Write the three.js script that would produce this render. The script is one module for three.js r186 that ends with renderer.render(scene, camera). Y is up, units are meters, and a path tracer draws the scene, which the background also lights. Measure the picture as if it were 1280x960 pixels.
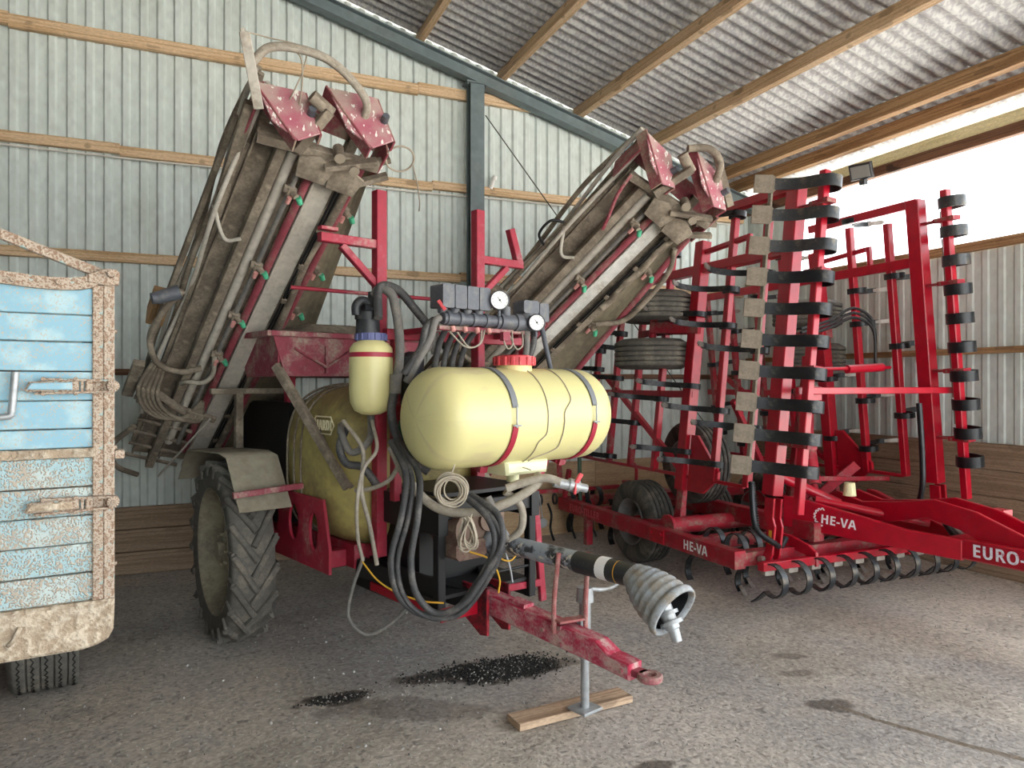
import * as THREE from 'three';
import { mergeGeometries } from 'three/addons/utils/BufferGeometryUtils.js';
import { TextGeometry } from 'three/addons/geometries/TextGeometry.js';
import { FontLoader } from 'three/addons/loaders/FontLoader.js';

// ---------- camera, sky, exposure ----------
const scene = new THREE.Scene();
const camera = new THREE.PerspectiveCamera(2 * Math.atan(480 / 902) * 180 / Math.PI, 4 / 3, 0.05, 200);
camera.position.set(0, 1.65, 0);
camera.rotation.y = -Math.atan(395 / 902);
scene.background = new THREE.Color().setRGB(0.9, 0.96, 1.0);       // even white overcast
scene.backgroundIntensity = 1;
const sun = new THREE.DirectionalLight(new THREE.Color().setRGB(1, 0.97, 0.93), 7);   // hazy sun high behind the left of the shed: reaches only the yard
sun.position.set(-14, 40, -12); sun.target.position.set(6, 0, -3);
sun.shadow.radius = 12; sun.castShadow = true;
sun.shadow.mapSize.set(2048, 2048);
Object.assign(sun.shadow.camera, { left: -25, right: 25, top: 25, bottom: -25, near: 1, far: 90 });
scene.add(sun, sun.target);
const renderer = new THREE.WebGLRenderer({ antialias: true });
renderer.toneMapping = THREE.LinearToneMapping;
renderer.toneMappingExposure = 6.0;
renderer.shadowMap.enabled = true;

// ---------- helpers ----------
const V = (x, y, z) => new THREE.Vector3(x, y, z);
const P = (a) => a.isVector3 ? a : new THREE.Vector3(...a);
let seed = 7;
const rnd = () => { seed = (seed + 0x6D2B79F5) | 0; let t = Math.imul(seed ^ (seed >>> 15), 1 | seed); t = (t + Math.imul(t ^ (t >>> 7), 61 | t)) ^ t; return ((t ^ (t >>> 14)) >>> 0) / 4294967296; };
const rr = (a, b) => a + (b - a) * rnd();
const lerp = (a, b, t) => a + (b - a) * t;
const sst = (a, b, x) => { const t = Math.min(1, Math.max(0, (x - a) / (b - a))); return t * t * (3 - 2 * t); };
function hash(x, y, s) { let h = Math.imul(x, 374761393) + Math.imul(y, 668265263) + Math.imul(s, 974634777); h = Math.imul(h ^ (h >>> 13), 1274126177); return ((h ^ (h >>> 16)) >>> 0) / 4294967296; }
function vn(x, y, px, py, s) {                                       // value noise that repeats after px, py cells
  const xi = Math.floor(x), yi = Math.floor(y), fx = x - xi, fy = y - yi, m = (a, n) => ((a % n) + n) % n;
  const u = fx * fx * (3 - 2 * fx), v = fy * fy * (3 - 2 * fy);
  const a = hash(m(xi, px), m(yi, py), s), b = hash(m(xi + 1, px), m(yi, py), s), c = hash(m(xi, px), m(yi + 1, py), s), d = hash(m(xi + 1, px), m(yi + 1, py), s);
  return (a + (b - a) * u) * (1 - v) + (c + (d - c) * u) * v;
}
function fbm(u, v, cx, cy, oct, s) { let t = 0, a = 0.5, n = 0; for (let i = 0; i < oct; i++) { t += a * vn(u * cx, v * cy, cx, cy, s + i); n += a; a *= 0.55; cx *= 2; cy *= 2; } return t / n; }
const hex = (h) => [(h >> 16 & 255) / 255, (h >> 8 & 255) / 255, (h & 255) / 255];
const mix = (a, b, t) => [lerp(a[0], b[0], t), lerp(a[1], b[1], t), lerp(a[2], b[2], t)];
const mul = (a, k) => [a[0] * k, a[1] * k, a[2] * k];
function tex(size, metres, fn, srgb = true) {                        // fn(u, v) -> [r, g, b] or a number; metres = real size of one repeat
  const w = Array.isArray(size) ? size[0] : size, h = Array.isArray(size) ? size[1] : size, d = new Uint8Array(w * h * 4);
  for (let j = 0; j < h; j++) for (let i = 0; i < w; i++) {
    let c = fn((i + 0.5) / w, (j + 0.5) / h); if (typeof c === 'number') c = [c, c, c];
    const k = (j * w + i) * 4; for (let q = 0; q < 3; q++) d[k + q] = Math.max(0, Math.min(255, c[q] * 255)); d[k + 3] = 255;
  }
  const t = new THREE.DataTexture(d, w, h); t.wrapS = t.wrapT = THREE.RepeatWrapping; t.magFilter = THREE.LinearFilter; t.minFilter = THREE.LinearMipmapLinearFilter; t.generateMipmaps = true;
  if (srgb) t.colorSpace = THREE.SRGBColorSpace;
  const m = Array.isArray(metres) ? metres : [metres, metres]; t.repeat.set(1 / m[0], 1 / m[1]); t.needsUpdate = true; return t;
}
const std = (o) => new THREE.MeshStandardMaterial(o);
// paint under patches of dust: a colour map mixed from the two by a blotchy mask
function dusty(paint, dust, amount, rough, seedN, metres = 0.8, extra = {}, streak = 1) {
  const a = hex(paint), b = hex(dust);
  const t = tex(256, metres, (u, v) => {
    const m = fbm(u, v, 4, 4 * streak, 5, seedN), f = fbm(u, v, 40, 40, 2, seedN + 40);
    const k = sst(1 - amount - 0.22, 1 - amount + 0.22, m * 0.75 + f * 0.25);
    return mul(mix(a, b, k), 0.9 + 0.2 * fbm(u, v, 16, 16, 3, seedN + 80));
  });
  return std({ map: t, roughness: rough, ...extra });
}
const fineBump = tex(256, 0.12, (u, v) => fbm(u, v, 12, 12, 4, 900), false);

// ---------- geometry ----------
function fin(g) {
  if (g.index) g = g.toNonIndexed();
  for (const k of Object.keys(g.attributes)) if (!['position', 'normal', 'uv'].includes(k)) g.deleteAttribute(k);
  g.clearGroups && g.clearGroups(); g.morphAttributes = {}; return g;
}
function raw(pos, nor, uv) {
  for (let i = 0; i < pos.length; i += 9) {                          // turn every face to the side its normals point to
    const ax = pos[i + 3] - pos[i], ay = pos[i + 4] - pos[i + 1], az = pos[i + 5] - pos[i + 2], bx = pos[i + 6] - pos[i], by = pos[i + 7] - pos[i + 1], bz = pos[i + 8] - pos[i + 2];
    const d = (ay * bz - az * by) * (nor[i] + nor[i + 3] + nor[i + 6]) + (az * bx - ax * bz) * (nor[i + 1] + nor[i + 4] + nor[i + 7]) + (ax * by - ay * bx) * (nor[i + 2] + nor[i + 5] + nor[i + 8]);
    if (d < 0) { for (const [A, w] of [[pos, 3], [nor, 3], [uv, 2]]) { const o = i / 3 * w; for (let k = 0; k < w; k++) { const t = A[o + w + k]; A[o + w + k] = A[o + 2 * w + k]; A[o + 2 * w + k] = t; } } }
  }
  const g = new THREE.BufferGeometry();
  g.setAttribute('position', new THREE.Float32BufferAttribute(pos, 3)); g.setAttribute('normal', new THREE.Float32BufferAttribute(nor, 3)); g.setAttribute('uv', new THREE.Float32BufferAttribute(uv, 2)); return g;
}
function frame(p, q, up) {
  const t = q.clone().sub(p), L = t.length(); t.normalize();
  let u = up ? P(up).clone() : (Math.abs(t.y) > 0.93 ? V(0, 0, 1) : V(0, 1, 0));
  const s = new THREE.Vector3().crossVectors(t, u).normalize(); u = new THREE.Vector3().crossVectors(s, t).normalize();
  return { t, s, u, L };
}
// chamfered bar from p to q: w across, h along "up"; texture runs along the length
function bar(p, q, w, h, up, ch = 0.004) {
  p = P(p); q = P(q); const { t, s, u, L } = frame(p, q, up), c = Math.min(ch, w * 0.3, h * 0.3), x = w / 2, y = h / 2;
  const sec = [[x, -y + c], [x, y - c], [x - c, y], [-x + c, y], [-x, y - c], [-x, -y + c], [-x + c, -y], [x - c, -y]];
  const pos = [], nor = [], uv = [], off = (p.x * 3.1 + p.y * 7.7 + p.z * 5.3) % 3; let per = 0;
  const pt = (o, e) => [o.x + s.x * e[0] + u.x * e[1], o.y + s.y * e[0] + u.y * e[1], o.z + s.z * e[0] + u.z * e[1]];
  for (let i = 0; i < 8; i++) {
    const a = sec[i], b = sec[(i + 1) % 8], dx = b[0] - a[0], dy = b[1] - a[1], l = Math.hypot(dx, dy), n = [dy / l, -dx / l];
    const N = [s.x * n[0] + u.x * n[1], s.y * n[0] + u.y * n[1], s.z * n[0] + u.z * n[1]];
    const A = pt(p, a), B = pt(p, b), C = pt(q, b), D = pt(q, a);
    pos.push(...A, ...C, ...B, ...A, ...D, ...C); for (let k = 0; k < 6; k++) nor.push(...N);
    const v0 = per + off, v1 = per + l + off; uv.push(off, v0, off + L, v1, off, v1, off, v0, off + L, v0, off + L, v1); per += l;
  }
  for (const [o, sg] of [[p, -1], [q, 1]]) for (let i = 1; i < 7; i++) {
    const idx = sg > 0 ? [0, i, i + 1] : [0, i + 1, i];
    for (const k of idx) { pos.push(...pt(o, sec[k])); nor.push(t.x * sg, t.y * sg, t.z * sg); uv.push(sec[k][0] + off, sec[k][1] + off); }
  }
  return raw(pos, nor, uv);
}
const box = (x, y, z, w, h, d, ch = 0.004) => bar([x, y, z - d / 2], [x, y, z + d / 2], w, h, [0, 1, 0], ch);
function cyl(p, q, r0, r1 = r0, seg = 12, caps = true) {
  p = P(p); q = P(q); const { t, s, u, L } = frame(p, q), pos = [], nor = [], uv = [], sl = (r0 - r1) / L;
  const at = (o, r, a) => { const c = Math.cos(a) * r, d = Math.sin(a) * r; return [o.x + s.x * c + u.x * d, o.y + s.y * c + u.y * d, o.z + s.z * c + u.z * d]; };
  const nn = (a) => { const v = s.clone().multiplyScalar(Math.cos(a)).addScaledVector(u, Math.sin(a)).addScaledVector(t, sl).normalize(); return [v.x, v.y, v.z]; };
  const off = (p.x * 2.3 + p.z * 1.7) % 2;
  for (let i = 0; i < seg; i++) {
    const a = i / seg * 6.28318531, b = (i + 1) / seg * 6.28318531, A = at(p, r0, a), B = at(p, r0, b), C = at(q, r1, b), D = at(q, r1, a), na = nn(a), nb = nn(b);
    pos.push(...A, ...C, ...D, ...A, ...B, ...C); nor.push(...na, ...nb, ...na, ...na, ...nb, ...nb);
    uv.push(off, a * r0, off + L, b * r0, off + L, a * r0, off, a * r0, off, b * r0, off + L, b * r0);
    if (caps) {
      if (r0 > 1e-4) { pos.push(p.x, p.y, p.z, ...B, ...A); for (let k = 0; k < 3; k++) nor.push(-t.x, -t.y, -t.z); uv.push(0, 0, 0.01, 0.01, 0.01, 0); }
      if (r1 > 1e-4) { pos.push(q.x, q.y, q.z, ...D, ...C); for (let k = 0; k < 3; k++) nor.push(t.x, t.y, t.z); uv.push(0, 0, 0.01, 0.01, 0.01, 0); }
    }
  }
  return raw(pos, nor, uv);
}
function hose(pts, r, rad = 8, seg, closed = false) {
  const c = new THREE.CatmullRomCurve3(pts.map(P), closed, 'centripetal'), L = c.getLength(), n = seg ?? Math.max(8, Math.min(90, Math.round(pts.length * 7)));
  const g = fin(new THREE.TubeGeometry(c, n, r, rad, closed)), uv = g.attributes.uv;
  for (let i = 0; i < uv.count; i++) uv.setXY(i, uv.getX(i) * L, uv.getY(i) * 6.28 * r);
  const out = [g];
  if (!closed) { const k = r * 0.02, a = c.getPoint(0), b = c.getPoint(1); out.push(cyl(a.clone().addScaledVector(c.getTangent(0), k), a, r * 0.99, r * 0.99, rad), cyl(b.clone().addScaledVector(c.getTangent(1), -k), b, r * 0.99, r * 0.99, rad)); }
  return mergeGeometries(out);
}
// turned profile [[r, y], ...] about an axis from o along dir
function turned(profile, o, dir, seg = 28, roll = 0) {
  const g = new THREE.LatheGeometry(profile.map(([r, y]) => new THREE.Vector2(r, y)), seg); const h = fin(g), uv = h.attributes.uv, p = h.attributes.position;
  let rm = 0; for (const [r] of profile) rm = Math.max(rm, r);
  for (let i = 0; i < uv.count; i++) uv.setXY(i, uv.getX(i) * 6.283 * rm, p.getY(i));
  h.rotateY(roll); h.applyQuaternion(new THREE.Quaternion().setFromUnitVectors(V(0, 1, 0), P(dir).clone().normalize())); h.translate(...P(o).toArray()); return h;
}
// outline in the plane of axes a, b at origin o, thick along a x b
function plate(pts, o, a, b, thick, bev = 0.003, holes = []) {
  const s = new THREE.Shape(pts.map(([x, y]) => new THREE.Vector2(x, y)));
  for (const hl of holes) s.holes.push(new THREE.Path(hl.map(([x, y]) => new THREE.Vector2(x, y))));
  const g = fin(new THREE.ExtrudeGeometry(s, { depth: Math.max(1e-4, thick - 2 * bev), bevelEnabled: bev > 0, bevelSize: bev, bevelOffset: -bev, bevelThickness: bev, bevelSegments: 1, curveSegments: 6 }));
  g.translate(0, 0, -thick / 2 + bev);
  const A = P(a).clone().normalize(), B = P(b).clone().normalize(), C = new THREE.Vector3().crossVectors(A, B); 
  g.applyMatrix4(new THREE.Matrix4().makeBasis(A, B, C).setPosition(P(o))); return g;
}
// flat strip swept along points: width w along n, thickness t in the plane
function strip(pts, n, w, t, smooth = 4) {
  n = P(n); let q = pts.map(P); if (smooth > 1) q = new THREE.CatmullRomCurve3(q, false, 'centripetal').getPoints((q.length - 1) * smooth);
  const pos = [], nor = [], uv = [], R = []; let l = 0;
  for (let i = 0; i < q.length; i++) {
    const d = q[Math.min(i + 1, q.length - 1)].clone().sub(q[Math.max(i - 1, 0)]).normalize(), s = new THREE.Vector3().crossVectors(n, d).normalize();
    if (i) l += q[i].distanceTo(q[i - 1]);
    const k = (a, b) => q[i].clone().addScaledVector(n, a * w / 2).addScaledVector(s, b * t / 2);
    R.push({ c: [k(1, 1), k(-1, 1), k(-1, -1), k(1, -1)], s, l, d });
  }
  const tri = (A, B, C, N, ua, ub, uc) => { pos.push(A.x, A.y, A.z, B.x, B.y, B.z, C.x, C.y, C.z); for (let k = 0; k < 3; k++) { const M = N[k] ?? N[0]; nor.push(M.x, M.y, M.z); } uv.push(...ua, ...ub, ...uc); };
  for (let i = 0; i < R.length - 1; i++) {
    const a = R[i], b = R[i + 1], neg = n.clone().negate(), sa = a.s, sb = b.s, na = sa.clone().negate(), nb = sb.clone().negate();
    const side = (j, k, N0, N1) => { tri(a.c[j], a.c[k], b.c[k], [N0, N0, N1], [a.l, 0], [a.l, w], [b.l, w]); tri(a.c[j], b.c[k], b.c[j], [N0, N1, N1], [a.l, 0], [b.l, w], [b.l, 0]); };
    side(0, 1, sa, sb); side(1, 2, neg, neg); side(2, 3, na, nb); side(3, 0, n, n);
  }
  for (const [r, sg] of [[R[0], -1], [R[R.length - 1], 1]]) { const N = r.d.clone().multiplyScalar(sg); tri(r.c[0], r.c[1], r.c[2], [N], [0, 0], [0, w], [t, w]); tri(r.c[0], r.c[2], r.c[3], [N], [0, 0], [t, w], [t, 0]); }
  return raw(pos, nor, uv);
}
function move(g, m) { const k = g.clone(); k.applyMatrix4(m); return k; }
function boxUV(g) {
  const p = g.attributes.position, n = g.attributes.normal, uv = g.attributes.uv;
  for (let i = 0; i < p.count; i++) { const x = Math.abs(n.getX(i)), y = Math.abs(n.getY(i)), z = Math.abs(n.getZ(i)); if (x > y && x > z) uv.setXY(i, p.getZ(i), p.getY(i)); else if (y > z) uv.setXY(i, p.getX(i), p.getZ(i)); else uv.setXY(i, p.getX(i), p.getY(i)); }
  return g;
}
const taken = {};
function numbered(n) { taken[n] = (taken[n] ?? -1) + 1; return taken[n] ? n + '_' + String(taken[n]).padStart(3, '0') : n; }
function part(name, geos, material, parent, label) {
  const g = Array.isArray(geos) ? (geos.length === 1 ? geos[0] : mergeGeometries(geos)) : geos;
  const m = new THREE.Mesh(g, material); m.name = numbered(name); m.castShadow = m.receiveShadow = true; if (label) m.userData.label = label; parent.add(m); return m;
}
function thing(name, label, category, pos = [0, 0, 0], turn = 0, group) {
  const o = new THREE.Group(); o.name = numbered(name); o.position.set(...pos); o.rotation.y = turn; o.userData = { label, category }; if (group) o.userData.group = group; scene.add(o); return o;
}
function setting(name, label, category) { const o = thing(name, label, category); o.userData.kind = 'structure'; return o; }
function tag(m, label, category, extra = {}) { Object.assign(m.userData, { label, category, ...extra }); return m; }
const font = await new FontLoader().loadAsync('fonts/droid/droid_sans_bold.typeface.json');
function text(str, size, o, a, b, depth = 0.0012, sx = 1) {
  const g = fin(new TextGeometry(str, { font, size, depth, curveSegments: 4, bevelEnabled: false })); g.scale(sx, 1, 1);
  const A = P(a).clone().normalize(), B = P(b).clone().normalize(), C = new THREE.Vector3().crossVectors(A, B);
  g.applyMatrix4(new THREE.Matrix4().makeBasis(A, B, C).setPosition(P(o))); return g;
}

// ---------- materials ----------
const woodTex = (base, dark, s, knots = 1) => tex([512, 256], [1.6, 0.3], (u, v) => {
  const w = fbm(u, v, 3, 3, 3, s) * 0.5, g = fbm(u, v + w * 0.15, 3, 26, 4, s + 9), k = sst(0.72, 0.8, fbm(u, v, 9, 5, 2, s + 20)) * knots, n = fbm(u, v, 90, 60, 2, s + 33);
  return mul(mix(mix(hex(base), hex(dark), sst(0.35, 0.75, g)), mul(hex(dark), 0.55), k * 0.7), 0.9 + 0.2 * n);
});
const M = {};
M.pine = std({ map: woodTex(0xd2b593, 0xb4936c, 11, 0.45), roughness: 0.75 });
M.pineOld = std({ map: woodTex(0xb08d66, 0x8c6a48, 15, 0.4), roughness: 0.8 });
M.pineDark = std({ map: woodTex(0x7a5a44, 0x573b2b, 19), roughness: 0.85 });
M.kick = std({ map: woodTex(0x97826c, 0x846e58, 23, 0.25), roughness: 0.85 });
M.ply = std({ map: woodTex(0xb79c7a, 0xa98d6c, 31, 0.1), roughness: 0.8 });
M.plank = std({ map: woodTex(0xc0a58a, 0x9c8068, 35, 0.5), roughness: 0.9 });
const sheet = (a, b, s, r = 0.45) => std({ map: tex(256, 1.9, (u, v) => mul(mix(hex(a), hex(b), sst(0.45, 0.8, fbm(u, v, 5, 3, 5, s))), 0.95 + 0.1 * fbm(u, v, 50, 30, 2, s + 7))), roughness: r, side: THREE.DoubleSide });
M.clad = sheet(0xcdd6d2, 0xc4ccc6, 41);
M.roof = std({ map: tex(512, 1.3, (u, v) => { const m = fbm(u, v, 70, 70, 2, 51), c = fbm(u, v, 5, 5, 4, 52); return mul(mix(hex(0x9c9a9c), hex(0xb9b9b6), sst(0.3, 0.7, m)), 0.93 + 0.14 * c); }), roughness: 0.7, side: THREE.DoubleSide });
M.steel = dusty(0x667376, 0x747e7e, 0.35, 0.5, 61, 1.2);
M.cream = std({ map: woodTex(0xe6dfb4, 0xd4cc9a, 63, 0.1), roughness: 0.7 });
M.cableWhite = std({ color: 0xd8d4cb, roughness: 0.5 });
M.cableDark = std({ color: 0x39352f, roughness: 0.6 });
M.whitePlastic = std({ color: 0xe8e6e0, roughness: 0.4 });
M.redOld = dusty(0x9a1f35, 0xa58f80, 0.3, 0.55, 71, 0.7);
M.redDust = dusty(0x8e3a48, 0xa39484, 0.45, 0.7, 73, 0.5);
M.redBar = dusty(0xac2240, 0xc4a49c, 0.5, 0.5, 75, 0.35, {}, 2);
M.redNew = dusty(0xac0d26, 0x8f5048, 0.18, 0.3, 77, 0.9);
M.redNewDust = dusty(0xa11228, 0x8b7360, 0.42, 0.6, 79, 0.6);
M.redPlate = std({ map: tex(512, 0.5, (u, v) => {              // faded red plate spattered white by birds
  const m = fbm(u, v, 4, 4, 5, 83), d = sst(0.67, 0.73, fbm(u, v, 30, 13, 3, 85)); return mix(mix(hex(0xa65566), hex(0xb09e92), sst(0.2, 0.85, m)), hex(0xe2ded6), d); }), roughness: 0.75 });
M.boom = dusty(0x6a5f52, 0x978b7a, 0.44, 0.85, 91, 0.5, { bumpMap: fineBump, bumpScale: 0.0012 }, 1);
M.boomPale = dusty(0xb9b2a6, 0x94897a, 0.35, 0.6, 95, 0.5);
M.boomRed = dusty(0x8c3f49, 0x9b8978, 0.45, 0.7, 97, 0.5);
M.boomWhite = dusty(0xcfcdc6, 0x9d9384, 0.3, 0.5, 99, 0.6);
M.shield = dusty(0x7a705c, 0x5d5548, 0.45, 0.75, 101, 0.9);
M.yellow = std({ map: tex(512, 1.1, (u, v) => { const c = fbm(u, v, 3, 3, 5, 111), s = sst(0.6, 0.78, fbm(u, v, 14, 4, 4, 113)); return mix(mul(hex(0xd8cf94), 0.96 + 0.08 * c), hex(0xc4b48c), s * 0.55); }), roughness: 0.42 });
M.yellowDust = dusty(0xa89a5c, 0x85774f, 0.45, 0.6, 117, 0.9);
M.yellowPale = std({ color: 0xe9e7bb, roughness: 0.4 });
M.black = dusty(0x0d0d0f, 0x24211f, 0.22, 0.5, 121, 0.5);
M.blackPlastic = dusty(0x26282c, 0x5b5650, 0.25, 0.5, 123, 0.25);
M.greyPlastic = dusty(0x55585f, 0x77726a, 0.3, 0.5, 125, 0.2);
M.bluePlastic = std({ color: 0x5a5f8c, roughness: 0.5 });
M.hoseBlack = dusty(0x3b3b3d, 0x6e6a64, 0.35, 0.6, 127, 0.3);
M.hoseGrey = dusty(0x6d6a66, 0x8f877b, 0.4, 0.7, 129, 0.3);
M.hosePale = dusty(0xa39a8c, 0x83796a, 0.35, 0.7, 131, 0.3);
M.cord = std({ color: 0xa79c8b, roughness: 0.9 });
M.yellowCord = std({ color: 0xd9a531, roughness: 0.6 });
M.green = std({ color: 0x4fae86, roughness: 0.6 });
M.pink = std({ color: 0xc88d86, roughness: 0.7 });
M.galv = dusty(0xa9acae, 0x8e8a84, 0.35, 0.45, 133, 0.4, { metalness: 0.4 });
M.rubber = dusty(0x5c5953, 0x857d71, 0.4, 0.9, 135, 0.3);
M.rubberDark = dusty(0x383734, 0x6b645a, 0.42, 0.85, 137, 0.3);
M.rim = dusty(0x9d957f, 0x7e7566, 0.4, 0.65, 139, 0.5);
M.rimGrey = dusty(0x8c8b88, 0x6a655f, 0.35, 0.5, 141, 0.4, { metalness: 0.3 });
M.fender = dusty(0x9d9684, 0x8a8170, 0.5, 0.8, 143, 0.8);
M.strap = std({ color: 0x7c7f84, roughness: 0.6, metalness: 0.2 });
M.redStrap = std({ color: 0xa02138, roughness: 0.5 });
M.redCap = dusty(0xc43b42, 0xd39a90, 0.3, 0.5, 145, 0.2);
M.gauge = std({ color: 0xeeeeea, roughness: 0.3 });
M.spring = dusty(0x1d2024, 0x5a544c, 0.25, 0.4, 151, 0.3, { metalness: 0.3 });
M.springWorn = dusty(0x3c3f43, 0x6c6458, 0.35, 0.4, 153, 0.25, { metalness: 0.5 });
M.tip = dusty(0xa59f98, 0x857b70, 0.35, 0.4, 155, 0.2, { metalness: 0.6 });
M.paddle = dusty(0x83786a, 0x6c6255, 0.4, 0.85, 157, 0.2);
M.decal = std({ color: 0xf0eeee, roughness: 0.5 });
M.decalGold = std({ color: 0xe6dcb8, roughness: 0.6 });
M.orangeSticker = std({ color: 0xe0a32c, roughness: 0.5 });
M.silverBoot = dusty(0x9aa0a6, 0x8d8478, 0.45, 0.6, 161, 0.2);
M.shaft = std({ map: tex(256, 0.35, (u, v) => { const m = fbm(u, v, 5, 5, 5, 165); return mix(mix(hex(0x34363b), hex(0x9aa2ac), sst(0.3, 0.48, m)), hex(0xcdc8bb), sst(0.6, 0.66, fbm(u, v, 8, 8, 3, 168))); }), roughness: 0.45 });
M.blueBoard = std({ map: tex(512, 0.26, (u, v) => {            // blue paint with flecks of dried mud
  const c = fbm(u, v, 4, 4, 4, 171), f = fbm(u, v, 70, 64, 2, 173), big = fbm(u, v, 5, 5, 3, 177);
  return mix(mix(hex(0x8db7c9), hex(0xaccad2), sst(0.4, 0.7, c)), hex(0xbfb2a2), sst(0.62, 0.7, f * 0.75 + big * 0.25)); }), roughness: 0.7 });
M.blueBoardMud = std({ map: tex(512, 0.3, (u, v) => {
  const c = fbm(u, v, 4, 4, 4, 181), f = fbm(u, v, 70, 64, 2, 183), big = fbm(u, v, 5, 5, 3, 187);
  return mix(mix(hex(0xa6c3c9), hex(0xbfccca), sst(0.4, 0.7, c)), hex(0xb9ac9c), sst(0.46, 0.6, f * 0.7 + big * 0.3)); }), roughness: 0.8, bumpMap: tex(256, 0.3, (u, v) => sst(0.46, 0.6, fbm(u, v, 70, 64, 2, 183) * 0.7 + fbm(u, v, 5, 5, 3, 187) * 0.3), false), bumpScale: 0.003 });
M.mud = std({ map: tex(512, 0.4, (u, v) => { const a = fbm(u, v, 22, 22, 4, 191); return mul(mix(hex(0xa8957f), hex(0xcabca8), sst(0.3, 0.7, a)), 0.9 + 0.2 * fbm(u, v, 5, 5, 3, 193)); }), roughness: 0.95, bumpMap: tex(512, 0.4, (u, v) => fbm(u, v, 22, 22, 4, 191), false), bumpScale: 0.012 });
M.rust = std({ map: tex(256, 0.12, (u, v) => { const a = fbm(u, v, 22, 22, 3, 201), b = fbm(u, v, 4, 4, 3, 203); return mix(mix(hex(0x957a66), hex(0xbbab9a), sst(0.34, 0.58, a)), hex(0x9fc2c4), sst(0.66, 0.74, b) * 0.7); }), roughness: 0.9, bumpMap: tex(256, 0.12, (u, v) => fbm(u, v, 22, 22, 3, 201), false), bumpScale: 0.003 });

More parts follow.
